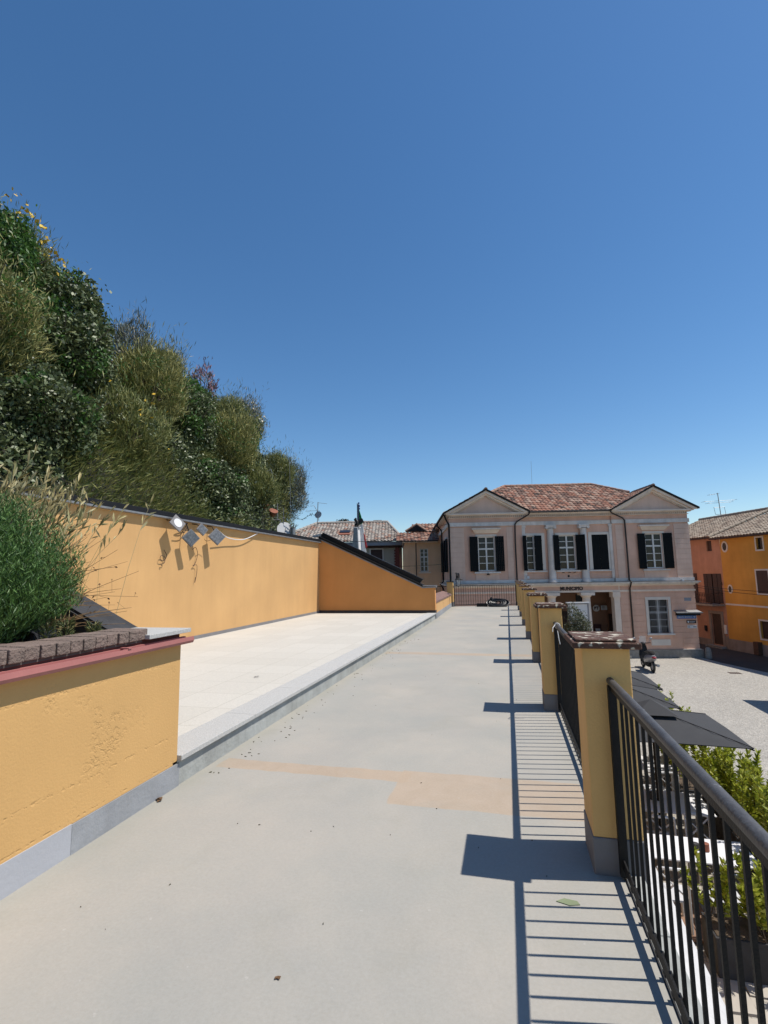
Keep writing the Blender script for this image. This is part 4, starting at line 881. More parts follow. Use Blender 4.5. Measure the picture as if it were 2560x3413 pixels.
def oval(s,z,rw,rh):
    m=MB(); P=[(s+rw*math.cos(t),-.03,z+rh*math.sin(t)) for t in np.linspace(0,2*PI,24,endpoint=False)]; m.prism(P,(0,.04,0)); m.build('oval_trim','trimw',oh)
    m=MB(); P=[(s+rw*.62*math.cos(t),-.034,z+rh*.7*math.sin(t)) for t in np.linspace(0,2*PI,24,endpoint=False)]; m.prism(P,(0,.003,0)); m.build('oval_window','glass',oh)
oval(.43,3.03,.27,.36); oval(.55,.37,.20,.28)
MB().box(2.25,2.62,-.28,-.03,-3.35,-2.62).build('meter_cabinet',pm('rusty_cabinet',(.11,.055,.03),.8,.3,6),oh)
hyp=math.hypot(5,2.0)
tile_sheet('roof','tiles_old',oh,(-.35,-.4,3.62),(1,0,0),(0,5.4,2.1),[(0,0),(9.6,0),(9.6,hyp),(0,hyp)])
m=MB(); m.box(-.4,9.3,-.42,-.02,3.52,3.59); m.build('eaves','brown',oh)
sh=thing('salmon_house','salmon pink house with wooden door and balcony, beside the orange house','house',(HP[0],HP[1],G),HA,zonly=True)
SW=[(-1.23,-.75,2.82,3.5),(-1.40,-.45,-.6,1.33),(-1.42,-.5,-3.22,-1.26)]
w_=MB(); wall_holes(w_,-7,.015,G,3.75,SW,0,.2); w_.quad((-7,0,G),(-7,7,G),(-7,7,3.6),(-7,0,3.6)); w_.build('wall','salmon',sh)
MB().box(-1.23,-.75,.1,.14,2.82,3.5).build('window','brown',sh)
for a,b_ in ((-1.75,-1.42),(-1.38,-.97),(-.88,-.5),(-.46,-.14)): 
    m=MB(); [m.box(a+(b_-a)*k/3+.004,a+(b_-a)*(k+1)/3-.004,-.05,-.01 if k%2 else -.015,-.55,1.33) for k in range(3)]; m.build('shutter','brown',sh)
MB().box(-1.4,-.45,.12,.16,-.6,1.33).build('pane','glass',sh)
MB().box(-3.0,-2.45,-.05,-.01,-.6,1.36).build('shutter','brown',sh)
m=MB(); [m.box(-1.42+.92*k/5+.004,-1.42+.92*(k+1)/5-.004,.08,.13,-3.22,-1.26) for k in range(5)]; m.build('door','wood',sh)
m=MB(); m.box(-1.62,-1.42,-.04,.0,-3.3,-1.08); m.box(-.5,-.3,-.04,.0,-3.3,-1.08); m.box(-1.42,-.5,-.04,.0,-1.26,-1.08); m.build('door_surround','plinth_grey',sh)
MB().box(-1.7,-.2,-.4,-.04,-3.45,-3.27).build('doorstep','stone',sh)
m=MB(); m.box(-7,-1.62,-.03,-.001,G-.4,-2.95); m.box(-.3,.01,-.03,-.001,G-.4,-2.6); m.build('plinth','plinth_grey',sh)
MB().box(-2.06,-1.88,-.09,-.002,-2.45,-2.1).build('letterbox','black',sh)
MB().box(-.26,-.08,-.07,-.002,-2.45,-1.9).build('meter_box','frame',sh)
bl=MB(); bl.box(-3.1,-.05,-.85,-.002,-.72,-.60); bl.build('balcony_slab','stone',sh,bevel=.02)
m=MB(); m.box(-3.05,-.1,-.83,-.80,.08,.12); m.box(-3.05,-.1,-.83,-.80,-.58,-.55); m.box(-3.05,-3.02,-.83,-.01,.08,.12); m.box(-.13,-.10,-.83,-.01,.08,.12)
for k in range(20):
    x=-3.03+k*.152; m.box(x-.01,x+.01,-.825,-.805,-.55,.08); m.tube([(x+.076+.05*math.cos(t),-.815,-.05+.08*math.sin(t)) for t in np.linspace(0,2*PI,9)],.009,4); m.tube([(x+.076+.05*math.cos(t),-.815,-.36+.08*math.sin(t)) for t in np.linspace(0,2*PI,9)],.009,4)
m.build('balcony_railing','rust',sh)
m=MB(); m.tube([(-.2,-.05,.75),(.1,-.2,.8),(.16,-.2,.6)],.02,5); m.build('awning_arm','rust',sh)
tile_sheet('roof','tiles_old',sh,(-7.3,-.4,3.74),(1,0,0),(0,4.4,1.75),[(0,0),(6.9,0),(6.9,4.75),(0,4.75)])
m=MB(); m.box(-7.3,-.36,-.43,-.02,3.64,3.71); m.build('eaves','brown',sh)
rt_=MB(); ridge_tiles(rt_,(-7.3,4.05,5.58),(-.4,4.05,5.58)); ridge_tiles(rt_,(-.42,-.4,3.72),(-.42,4.6,5.72)); rt_.build('ridge_tiles','tiles_old',sh,smooth=True)
MB().box(.145,.6,0,6,G,3.5).build('party_wall','orange',oh) if False else None
bo=MB(); bo.lathe([(.18,G-.1),(.17,G+.3),(.14,G+.52),(.08,G+.60)],10.93,32.75,12); prop(bo.build('bollard','stone',smooth=True),'rounded worn stone guard post at the foot of the town hall corner','bollard')
# aerial on orange roof
an=thing('roof_aerial','multi armed television aerial rising above the salmon house roof','aerial',(17.3,46.2,5.4))
m=MB(); m.tube([(17.34,46.2,5.3),(17.11,45.9,7.85)],.03,6); m.build('mast','steel',an)
m=MB(); 
def yagi(m,c,d,L,n,w,r=.012):
    c=Vector(c); d=Vector(d).normalized(); m.tube([c-d*L/2,c+d*L/2],r*1.3,5); p=d.cross(Vector((0,0,1))).normalized()
    for i in range(n): q=c-d*L/2+d*L*i/(n-1); m.tube([q-p*w/2,q+p*w/2],r,4)
yagi(m,(17.2,46,7.2),(1,.25,.05),2.6,2,.6,.01); yagi(m,(17.2,46,7.05),(1,.25,.05),2.0,2,.5,.01); yagi(m,(16.8,45.9,7.75),(1,.25,.15),.8,5,.35,.012)
for dx in (-.42,.42): m.tube([(17.27+dx,46.1+dx*.25,6.1),(17.2+dx,46.1+dx*.25,6.7)],.016,5)
m.tube([(16.8,46,6.65),(17.65,46.2,6.7)],.016,5); m.tube([(16.85,46,6.08),(17.7,46.2,6.12)],.016,5); m.build('elements','steel',an)
# drain grate
m=MB(); [m.box(10.25+i*.09,10.31+i*.09,28.1,28.5,G,G+.008) for i in range(6)]; prop(m.build('drain_grate','rust'),'rectangular iron drain grate set in the plaza near the shaded street','grate')

# ================================================================ BACKGROUND HOUSES LEFT
gh=thing('grey_roofed_house','beige house with a greyed pantile hip roof and skylight beyond the sloping wall','house',(C0x,C0y,G),TH,zonly=True)
m=MB(); GWn=[(-5.32,-4.42,2.3,3.57)]
wall_holes(m,-12.5,-2.9,G,3.9,GWn,8.5,8.7); m.quad((-2.9,8.5,G),(-2.9,16,G),(-2.9,16,3.9),(-2.9,8.5,3.9)); m.quad((-12.5,8.5,G),(-12.5,16,G),(-12.5,16,3.9),(-12.5,8.5,3.9)); m.build('wall','beige',gh)
MB().box(-5.32,-4.42,8.56,8.62,2.3,3.57).build('shutter','brown',gh)
m=MB(); m.box(-5.42,-5.33,8.46,8.5,2.3,3.66); m.box(-4.41,-4.34,8.46,8.5,2.3,3.66); m.box(-5.33,-4.41,8.46,8.5,3.58,3.66); m.build('window_trim','trimw',gh)
MB().box(-12.7,-2.7,7.9,8.5,3.86,4.14).build('soffit',pm('grey_soffit',(.30,.31,.33),.8),gh)
MB().box(-12.7,-2.85,8.3,8.5,3.70,3.859).build('brown_band','brown',gh)
m=MB(); m.box(-3.42,-3.1,8.2,8.5,G,3.70); 
m.build('brick_pier','redbrick',gh)
m=MB(); zz=1.3
while zz<3.6: m.box(-3.5,-3.42,8.25,8.45,zz,zz+.11); zz+=.21
m.build('toothing','redbrick',gh)
hyp=math.hypot(4,1.9)
tile_sheet('roof','tiles_grey',gh,(-13.1,7.8,4.18),(1,0,0),(0,4.2,1.88),[(0,0),(10.4,0),(9.0,4.6),(3.0,4.6)],tw=.26,th=.36,amp=.045)
m=MB(); m.quad((-13.1,7.8,4.17),(-10.1,12,6.05),(-10.1,13,6.05),(-13.1,17,4.17)); m.quad((-2.7,7.8,4.17),(-4.1,12,6.05),(-4.1,13,6.05),(-2.7,17,4.17)); m.build('side_roof','tiles_grey',gh)
rt_=MB(); ridge_tiles(rt_,(-13.1,7.75,4.25),(-10.1,12,6.1),.13); ridge_tiles(rt_,(-10.1,12,6.1),(-4.1,12,6.1),.12); ridge_tiles(rt_,(-4.1,12,6.08),(-2.7,7.8,4.23),.11); rt_.build('ridge_tiles','tiles_grey',gh,smooth=True)
m=MB(); m.box(-5.3,-4.6,12.2,12.6,6.0,6.28); m.build('chimney','black',gh)
m=MB(); O=Vector((0,7.8,4.18)); Vv=Vector((0,4.2,1.88)).normalized(); Nn=Vector((0,-Vv.z,Vv.y))
def onroof(s,v,h): return Vector((s,7.8,4.18))+Vv*v+Nn*h
for (a,b_,v0,v1,h0,h1,mt,nm) in ((-7.85,-7.05,1.75,2.3,.05,.16,'glass','skylight'),(-7.9,-7.0,1.4,1.74,.05,.11,'pot','skylight_flashing')):
    m=MB(); m.prism([onroof(a,v0,h0),onroof(b_,v0,h0),onroof(b_,v1,h0),onroof(a,v1,h0)],tuple(Nn*(h1-h0))); m.build(nm,mt,gh)
# red brick low roof in front
lr=thing('shed','little red brick lean-to roof peeping over the black sloping wall top','shed',(C0x,C0y,G),TH,zonly=True)
m=MB(); m.prism([(-8.6,5.0,3.15),(-6.1,5.0,3.15),(-6.1,6.4,3.55),(-8.6,6.4,3.55)],(0,0,.08)); m.build('roof','redbrick',lr)
m=MB(); m.box(-8.5,-6.2,5.2,6.4,G,3.14); m.build('wall','redbrick',lr); MB().box(-6.95,-6.8,4.95,5.1,3.0,3.3).build('lamp','black',lr)
MB().box(-8.6,-6.1,4.9,4.99,3.06,3.14).build('gutter','cream',lr)
# peach wing
pw=thing('peach_wing','peach coloured lower wing with a single white window left of the town hall','house',(C0x,C0y,G),TH,zonly=True)
m=MB(); PW=[(-1.60,-1.02,1.80,3.45)]
wall_holes(m,-2.85,-.10,G,3.95,PW,6,6.25); m.build('wall','peach',pw)
window(-1.60,-1.02,1.80,3.45,6.12,pw)
MB().box(-1.72,-.85,5.88,5.999,1.68,1.76).build('window_sill','cream',pw)
m=MB(); m.box(-1.72,-1.60,5.97,6,1.78,3.56); m.box(-1.02,-.90,5.97,6,1.78,3.56); m.box(-1.60,-1.02,5.97,6,3.45,3.56); m.build('window_trim','peach',pw)
MB().box(-2.5,-2.42,5.97,6,1.3,3.5).build('pilaster_strip','peach',pw)
m=MB(); m.tube([(-1.88,5.9,3.9),(-1.88,5.9,1.0)],.035,6); m.build('downpipe','downpipe',pw)
m=MB(); m.tube([(-2.75,5.9,4.0),(-2.75,5.9,3.8),(-2.85,5.8,3.5)],.035,6); m.build('downpipe','downpipe',pw)
MB().box(-2.85,-.3,5.75,6,3.88,3.96).build('eaves','cream',pw)
m=MB(); m.tube([(-2.85,5.55,3.99),(-.3,5.55,3.99)],.05,6); m.build('gutter','downpipe',pw)
tile_sheet('roof','tiles_red',pw,(-3.3,5.6,4.0),(1,0,0),(0,3,.95),[(0,0),(3.1,0),(3.1,2.7),(0,2.7)],tw=.26,th=.36)
dw=thing('dormer_roof','small red tiled gabled roof behind the peach wing, with a dark ventilation slot','roof',(C0x,C0y,G),TH,zonly=True)
tile_sheet('roof','tiles_red',dw,(-2.6,8.5,4.9),(1,0,0),(0,1.6,.85),[(0,0),(3.0,0),(3.0,1.6),(.75,1.6)],tw=.26,th=.36)
m=MB(); m.box(-2.2,.4,8.7,12,G,4.95); m.build('wall','peach',dw)
m=MB(); m.prism([(-2.45,8.42,4.96),(-1.0,8.42,4.96),(-1.72,8.42,5.42)],(0,.4,0)); m.build('vent','black',dw)
rt_=MB(); ridge_tiles(rt_,(-2.6,8.45,4.95),(-1.72,8.5,5.50),.08); ridge_tiles(rt_,(-1.72,8.5,5.50),(-.95,8.45,4.95),.08); rt_.build('ridge_tiles','tiles_red',dw)
# aerials and dishes on the grey roofed house
an=thing('roof_aerial','thin television aerial with horizontal arms on the left end of the grey pantile roof','aerial',(-13.8,35.5,5.6))
m=MB(); m.tube([(-13.86,35.53,5.5),(-13.80,35.45,6.5),(-13.75,35.4,7.2)],.03,5); m.build('mast','steel',an)
m=MB(); yagi(m,(-14.2,35.4,6.55),(1,.1,0),1.1,9,.16,.01); yagi(m,(-13.4,35.4,7.1),(1,.1,-.15),.7,4,.2,.01); m.tube([(-13.8,35.4,6.5),(-14.05,35.3,6.95)],.018,4); m.tube([(-13.8,35.4,6.5),(-14.05,35.3,6.15)],.018,4); m.build('elements','steel',an)
def dish(name,c,r,label,mat='white',yaw=0,par=None):
    t=thing(name,label,'satellite dish',c)
    m=MB(); prof=[(r*i/8,(r*i/8)**2*.45) for i in range(0,9)]; prof[0]=(.001,0); m.lathe(prof+[(r*.99,(r)**2*.45+.01)],0,0,24)
    R=Matrix.Translation(Vector(c))@Matrix.Rotation(yaw,4,'Z')@Matrix.Rotation(math.radians(75),4,'X')
    m.v=[tuple(R@Vector(v)) for v in m.v]; m.build('reflector',mat,t,smooth=True)
    a=MB(); a.tube([R@Vector((0,-r*.9,.05)),R@Vector((0,-r*.2,r*1.1))],.012,5); a.tube([tuple(c),(c[0],c[1]+.08,c[2]-r*1.6)],.025,6); a.build('arm','steel',t)
dish('satellite_dish',(-13.72,35.4,6.22),.28,'small grey round satellite dish on the aerial mast over the grey roof','steel',-.1)
dish('satellite_dish',(-9.46,20.2,3.74),.30,'large white satellite dish standing beside the slim chimney pipe',yaw=.55)
m=MB(); m.lathe([(.10,3.0),(.10,3.80)],-9.12,20.25,12)
for k in range(7):
    a=2*PI*k/7; m.tube([(-9.12+.09*math.cos(a),20.25+.09*math.sin(a),3.78),(-9.12+.15*math.cos(a),20.25+.15*math.sin(a),3.93)],.018,4)
prop(m.build('chimney_pipe','steel'),'slim metal flue with a spiked crown next to the white dish','chimney')
ms=MB(); ms.tube([(-9.5,20.2,3.9),(-9.5,20.18,4.6)],.015,5); ms.tube([(-9.56,20.2,4.2),(-9.44,20.2,4.2)],.02,4); prop(ms.build('roof_aerial','steel'),'short thin mast rising just behind the large white satellite dish','aerial')
ms=MB(); ms.tube([(-9.2,20.4,4.0),(-9.25,20.3,6.9)],.008,4); prop(ms.build('roof_aerial','steel'),'very thin whip aerial standing against the sky at the hillside edge','aerial')
# metal shelf frame with pots
fr=thing('shelf_frame','dark rectangular metal frame standing in front of the last broom bush','frame',(-10,19.95,3.0))
m=MB(); q=[(-10.17,19.78,6.0),(-9.89,19.83,6.12),(-9.70,20.02,5.0),(-10.07,19.93,5.0)]
for a,b_ in zip(q,q[1:]+q[:1]): m.tube([a,b_],.02,5)
m.tube([(-9.7,20.02,5.0),(-9.72,20.1,4.14)],.02,5); m.tube([(-10.28,19.99,4.13),(-9.63,20.15,4.13)],.02,4); m.tube([(-9.63,20.15,4.13),(-9.62,20.24,3.0)],.022,5); m.tube([(-10.0,20.1,4.13),(-10.0,20.14,3.0)],.022,5); m.tube([(-10.55,19.8,5.93),(-10.17,19.78,6.02)],.02,5); m.tube([(-10.5,19.9,5.9),(-10.48,19.95,5.2)],.018,5)
m.build('bars','steel',fr)
def tilted_pot(c,r,h,rx,ry,label):
    m=MB(); m.lathe([(r*.65,0),(r,h),(r*1.1,h),(r*1.1,h*1.15),(r*.9,h*1.15)],0,0,14); R=Matrix.Translation(Vector(c))@Matrix.Rotation(rx,4,'X')@Matrix.Rotation(ry,4,'Y'); m.v=[tuple(R@Vector(v)) for v in m.v]
    o=m.build('flower_pot','pot',smooth=True); prop(o,label,'pot','tilted terracotta pots on the metal frame')
tilted_pot((-9.9,20.0,4.28),.16,.22,.5,.5,'red terracotta pot wedged on the upper shelf of the metal frame')
tilted_pot((-10.2,20.0,3.62),.15,.24,.3,-1.0,'pale terracotta pot lying on its side below the metal shelf')
tilted_pot((-10.22,19.9,4.6),.10,.2,.2,.8,'small brown pot leaning in the middle of the metal frame')

# ================================================================ MONUMENT AND FLAGS
mo=thing('monument','grey stone war memorial pillar topped by a dark bronze eagle','monument',(-7.8,25.9,-3.3))
m=MB(); 
def frustum(m,cx,cy,z0,z1,a0,b0,a1,b1):
    m.add([(cx-a0,cy-b0,z0),(cx+a0,cy-b0,z0),(cx+a0,cy+b0,z0),(cx-a0,cy+b0,z0),(cx-a1,cy-b1,z1),(cx+a1,cy-b1,z1),(cx+a1,cy+b1,z1),(cx-a1,cy+b1,z1)],[(0,3,2,1),(4,5,6,7),(0,1,5,4),(1,2,6,5),(2,3,7,6),(3,0,4,7)])
frustum(m,-7.83,25.95,-3.3,4.17,.55,.62,.11,.2); m.build('pillar','lit_stone',mo); m=MB(); frustum(m,-7.85,25.32,-3.3,4.16,.53,.012,.10,.012); m.v=[(v[0],v[1]+(.42 if v[2]>0 else 0),v[2]) for v in m.v]; m.build('shaded_face','shade_stone',mo)  # grey slab paints the shaded front, white body the sunlit side
MB().box(-7.98,-7.65,25.8,26.1,4.171,4.21).build('top_slab','lit_stone',mo)
m=MB(); m.ellipsoid((-7.80,25.92,4.43),(.09,.10,.20),12,8); m.ellipsoid((-7.86,25.86,4.66),(.055,.06,.07),10,6); m.prism([(-7.92,25.84,4.66),(-7.9,25.84,4.62),(-7.98,25.84,4.62)],(0,.03,0))
for sg,tip in ((-1,(-8.0,25.95,4.62)),(1,(-7.50,25.95,4.66))):
    m.add([(-7.80,25.88,4.30),(-7.80,25.98,4.55),(-7.80,26.0,4.35),tip,(tip[0]+.06,26.0,4.50),(tip[0]-sg*.04,25.92,4.70)],[(0,1,5,3),(0,3,4),(0,4,2),(1,2,4,5),(3,5,4),(0,2,1)])
m.tube([(-7.83,25.9,4.21),(-7.82,25.9,4.35)],.03,6); m.tube([(-7.76,25.9,4.21),(-7.77,25.9,4.35)],.03,6); m.ellipsoid((-7.92,25.95,4.30),(.04,.04,.14),8,6)
m.build('eagle','bronze',mo,smooth=True)
fl=thing('flag','Italian tricolour hanging in folds from its pole beside the monument','flag',(-7.7,26.2,-3.3))
m=MB(); m.tube([(-7.80,26.25,-3.3),(-7.80,26.25,5.55)],.022,6); m.build('pole','steel',fl)
def folds(m,pts,ny=5):
    for a,b_,c,d in pts: m.prism([a,b_,c,d],(0,.05,0))
m=MB(); m.prism([(-7.77,26.2,5.2),(-7.66,26.2,4.85),(-7.58,26.2,4.45),(-7.76,26.2,4.35)],(0,.05,0)); m.build('green_fold','fgreen',fl)
m=MB(); m.prism([(-7.74,26.18,4.3),(-7.58,26.18,4.44),(-7.50,26.18,3.9),(-7.34,26.18,2.3),(-7.66,26.18,2.3)],(0,.05,0)); m.build('white_fold','fwhite',fl)
m=MB(); m.prism([(-7.51,26.15,3.9),(-7.44,26.15,3.75),(-7.33,26.15,3.12),(-7.42,26.15,3.06)],(0,.05,0)); m.build('red_fold','fred',fl)
fl=thing('flag','blue flag furled around the taller pole behind the bronze eagle','flag',(-7.9,26.4,-3.3))
m=MB(); m.tube([(-7.93,26.4,-3.3),(-7.93,26.4,5.60)],.022,6); m.build('pole','steel',fl)
m=MB(); m.prism([(-7.90,26.38,5.55),(-7.86,26.38,5.5),(-7.83,26.38,4.5),(-7.90,26.38,4.4)],(0,.04,0)); m.build('furled_cloth','fblue',fl); 
m=MB(); m.ellipsoid((-7.80,26.25,5.58),(.05,.04,.05),8,6); m.ellipsoid((-7.765,26.25,5.42),(.035,.04,.07),8,6); m.ellipsoid((-7.76,26.25,5.27),(.03,.04,.06),8,6); m.build('blue_fold','fblue',fl)

# ================================================================ FOLIAGE TOOLS
def leaf_obj(name,P,D,size,asp,mat,parent=None,kind=None,off=None,curl=0.15):
    """P centres, D leaf axes; one rhombus per leaf"""
    P=np.asarray(P,float); D=np.asarray(D,float); n=len(P); D/= np.linalg.norm(D,axis=1)[:,None]+1e-9
    R=rng.normal(size=(n,3)); W=np.cross(D,R); W/=np.linalg.norm(W,axis=1)[:,None]+1e-9; N=np.cross(D,W)
    s=np.asarray(size)*rng.uniform(.65,1.35,n) if np.ndim(size)==0 else size
    s=s[:,None]; a=P-D*s*.5; b=P+W*s*asp*.5+N*s*curl*.3; c=P+D*s*.5+N*s*curl; d=P-W*s*asp*.5+N*s*curl*.3
    V=np.stack([a,b,c,d],1).reshape(-1,3)
    if off is not None: V=V-np.asarray(off)
    me=bpy.data.meshes.new(name); me.vertices.add(4*n); me.vertices.foreach_set('co',V.ravel().astype(np.float32))
    me.loops.add(4*n); me.loops.foreach_set('vertex_index',np.arange(4*n,dtype=np.int32)); me.polygons.add(n); me.polygons.foreach_set('loop_start',np.arange(0,4*n,4,dtype=np.int32))
    try: me.polygons.foreach_set('loop_total',np.full(n,4,dtype=np.int32))
    except Exception: pass
    me.update(calc_edges=True); me.materials.append(MT[mat]); o=bpy.data.objects.new(name,me); C.objects.link(o)
    if parent is not None: o.parent=parent
    if kind: o['kind']=kind
    return o
def blob(n,r,seed,inner=.55,up=.0,flat=0):
    """points in a lumpy ellipsoid shell (origin at base), with outward dirs"""
    g=np.random.default_rng(seed); d=g.normal(size=(n,3)); d/=np.linalg.norm(d,axis=1)[:,None]
    lob=g.normal(size=(16,3)); lob/=np.linalg.norm(lob,axis=1)[:,None]; am=g.uniform(.05,.42,16)
    k=np.ones(n)*.62
    for l,a in zip(lob,am): k=np.maximum(k,.62+a*1.15*np.exp(-((1-d@l)*9)))
    rad=k*g.uniform(inner,1.0,n)**.6*(1+np.where(g.random(n)<.09,np.abs(g.normal(size=n))*.16,0))*1.12
    P=d*rad[:,None]*np.asarray(r); P[:,2]+=r[2]*.8
    return P,d
def shrub(name,label,loc,r,kind,n,size,seed,group=None,cat='shrub',tips=None,asp=.4):
    t=thing(name,label,cat,loc,0,group)
    P,d=blob(n,r,seed)
    g=np.random.default_rng(seed+1)
    if kind=='stems':
        q=g.random(n)<.2; P[q]*=(1+np.abs(g.normal(size=(q.sum(),1)))*.16)
        # upright brush-like stems fanning from the base
        dd=P-np.array([0,0,-.3*r[2]]); dd=dd/np.linalg.norm(dd,axis=1)[:,None]; D=dd+g.normal(size=d.shape)*.48+np.array([0,0,.25])
    else: D=d*.5+g.normal(size=d.shape)*.8
    leaf_obj('foliage',P,D,size,asp,MATK[0],t)
    if group=='bushes on the hillside':
        P3,d3=blob(int(n*.45),tuple(x*.97 for x in r),seed+9)
        alt={'ivy':('brightgreen',.10,.45),'brightgreen':('ivy',.09,.5),'broom':('ivy',.085,.5),'broomgold':('brightgreen',.085,.35),'greyblue':('broom',.2,.09),'purple':('broom',.15,.1)}[MATK[0]]
        q=np.array([noise.noise(Vector((p[0]*1.6+seed,p[1]*1.6,p[2]*1.6)))>-.02 for p in P3]); P3=P3[q]
        if len(P3): leaf_obj('undergrowth',P3,g.normal(size=P3.shape)+np.array([.3,0,-.2]),alt[1],alt[2],alt[0],t)
    # woody stems
    m=MB()
    for k in range(9):
        a=2*PI*k/9+seed; e_=.55+.6*((k*7)%5)/5; m.tube([(0,0,-.2),(math.cos(a)*r[0]*.25,math.sin(a)*r[1]*.25,r[2]*.6),(math.cos(a)*r[0]*e_,math.sin(a)*r[1]*e_,r[2]*(1.75-.5*e_))],[.04,.025,.006],5)
    OFF[t.name]=Vector((0,0,0)); m.build('stem','bark',t)
    if tips:
        mt,nt_,sz,sp=tips; 
        P2,d2=blob(nt_,tuple(x*1.08 for x in r),seed+5,inner=.93); q=P2[:,2]>r[2]*sp; P2=P2[q]; d2=d2[q]
        if len(P2): leaf_obj('flowers',P2,g.normal(size=P2.shape),sz,.8,mt,t,kind='stuff')
    return t

# ================================================================ HILLSIDE
YK=np.array([-2,5,8.2,9.9,11.1,12.7,15,18,19.2,20.2,21.9,24,24.8,26.5,28]); ZK=np.array([9.4,9.3,8.8,7.9,7.7,8.1,8.0,8.1,7.8,7.0,7.0,6.4,5.3,3.2,2.6])
def crest(y): return float(np.interp(y,YK,ZK))
def hill(x,y):
    t=(-7.35-x)/4.0
    zc=crest(y)-.35
    if t<=0: base=2.15
    elif t<1: base=2.15+(zc-2.15)*(1-(1-t)**1.35)
    else: base=zc+.12*(t-1)
    ye=18.3+(-9-x)*3.3; k=min(1,max(0,(y-(ye-2.0))/2.2)); k=k*k*(3-2*k)
    nz=noise.noise(Vector((x*.55,y*.55,1.7)))*.55+noise.noise(Vector((x*1.5,y*1.5,4.2)))*.28
    return (base+nz*min(1,max(.25,t*1.5)))*(1-k)+(2.2-.4*k)*k
NX,NY=46,110
xs=np.linspace(-7.3,-19,NX); ys=np.linspace(-3,30,NY)
HZ=np.array([[hill(x,y) for x in xs] for y in ys])
m=MB(); m.v=[(xs[i],ys[j],HZ[j,i]-.12) for j in range(NY) for i in range(NX)]; m.f=[(j*NX+i,(j+1)*NX+i,(j+1)*NX+i+1,j*NX+i+1) for j in range(NY-1) for i in range(NX-1)]
for (a,b_) in ((0,1),): 
    m.v+=[(-7.3,-3,-3.4),(-7.3,30,-3.4)]; n0=len(m.v)-2
    m.f.append((n0,n0+1,(NY-1)*NX,0))
m.build('hillside',pm('dark_hill_soil',(.022,.022,.014),1,.5,3,.6,10),kind='structure')
def hz_at(x,y):
    i=np.clip((x-xs[0])/(xs[-1]-xs[0])*(NX-1),0,NX-1.001); j=np.clip((y-ys[0])/(ys[-1]-ys[0])*(NY-1),0,NY-1.001)
    i0=i.astype(int); j0=j.astype(int); fi=i-i0; fj=j-j0
    return HZ[j0,i0]*(1-fi)*(1-fj)+HZ[j0,i0+1]*fi*(1-fj)+HZ[j0+1,i0]*(1-fi)*fj+HZ[j0+1,i0+1]*fi*fj
N_=190000
X=-7.4-rng.random(N_)**1.1*5.6; Y=rng.uniform(4.0,27.5,N_); Z=hz_at(X,Y)
e=.15; gx=(hz_at(X-e,Y)-hz_at(X+e,Y))/(2*e); gy=(hz_at(X,Y+e)-hz_at(X,Y-e))/(2*e)
nrm=np.stack([gx,-gy,np.ones(N_)],1); nrm/=np.linalg.norm(nrm,axis=1)[:,None]
lift=rng.random(N_)**1.5*.30+np.where(rng.random(N_)<.04,rng.random(N_)*.35,0); P=np.stack([X,Y,Z],1)+nrm*lift[:,None]
# patchy species: noise picks ivy or grassier growth
sp=np.array([noise.noise(Vector((p[0]*.45,p[1]*.35,p[2]*.4))) for p in P])
D=rng.normal(size=(N_,3))*.9+np.array([.35,0,-.35])
a_=sp<.10
o=leaf_obj('ivy_cover',P[a_],D[a_],.095,.62,'ivy',kind='stuff'); prop(o,'glossy dark ivy leaves covering the lower hillside behind the long wall','ivy')
D2=nrm+rng.normal(size=(N_,3))*.45+np.array([.2,0,.3])
o=leaf_obj('grass_cover',(P+nrm*.08)[~a_],D2[~a_],.17,.11,'broom',kind='stuff'); prop(o,'olive brown wispy undergrowth between the bushes on the hillside','undergrowth')
OFF_={}
def hs(x,y,dz=0): return (x,y,float(hz_at(np.array([x]),np.array([y]))[0])+dz)
def bush(x,y,r,kind,mat,n,size,seed,label,dz=-.3,tips=None,asp=.09,name='broom_bush',group='bushes on the hillside'):
    global MATK; MATK=(mat,); return shrub(name,label,hs(x,y,dz),r,kind,int(n*1.5),size*.85,seed,group,'bush',tips,asp)
bush(-11.2,24.0,(1.4,1.5,1.6),'stems','greyblue',7000,.26,1,'rounded dark broom bush at the far right end of the hillside behind the metal frame',dz=-.9,tips=('whiteseed',110,.09,.9))
bush(-10.6,21.5,(1.1,1.1,1.1),'stems','broom',6000,.24,2,'olive broom bush low on the slope left of the last rounded one')
bush(-11.3,19.3,(1.35,1.3,1.35),'stems','greyblue',6500,.26,3,'grey stemmed broom bush with whitish seed tufts on the skyline',dz=-.1,tips=('whiteseed',420,.10,.7))
bush(-10.5,18.3,(.95,.95,.95),'leaves','brightgreen',5000,.13,4,'bright green leafy sapling below the white tufted broom',asp=.4,name='leafy_shrub')
bush(-9.3,15.2,(1.2,1.4,1.2),'stems','broomgold',8000,.24,5,'large golden olive broom bush in the lower middle of the slope')
bush(-9.7,11.6,(1.35,1.5,1.35),'stems','broomgold',9000,.23,6,'wide golden brown broom bush left of the bright green shrub')
bush(-10.3,14.3,(1.15,1.15,1.3),'leaves','brightgreen',7000,.13,7,'bright green leafy shrub in the middle of the hillside near the skyline',asp=.4,name='leafy_shrub')
bush(-11.2,16.4,(.7,.7,1.2),'stems','purple',700,.22,8,'spindly plant with purplish flower spikes standing on the skyline',dz=.1,asp=.2,name='flower_spikes')
bush(-11.3,13.9,(1.0,1.0,1.0),'stems','greyblue',4500,.26,9,'pale grey wispy bush on the skyline above the golden broom',dz=.1,tips=('whiteseed',60,.08,.8))
bush(-11.0,12.5,(.85,.85,1.3),'stems','greyblue',2600,.28,10,'thin blue grey tuft sticking up alone on the upper skyline',dz=-.25,tips=('whiteseed',30,.08,1.0))
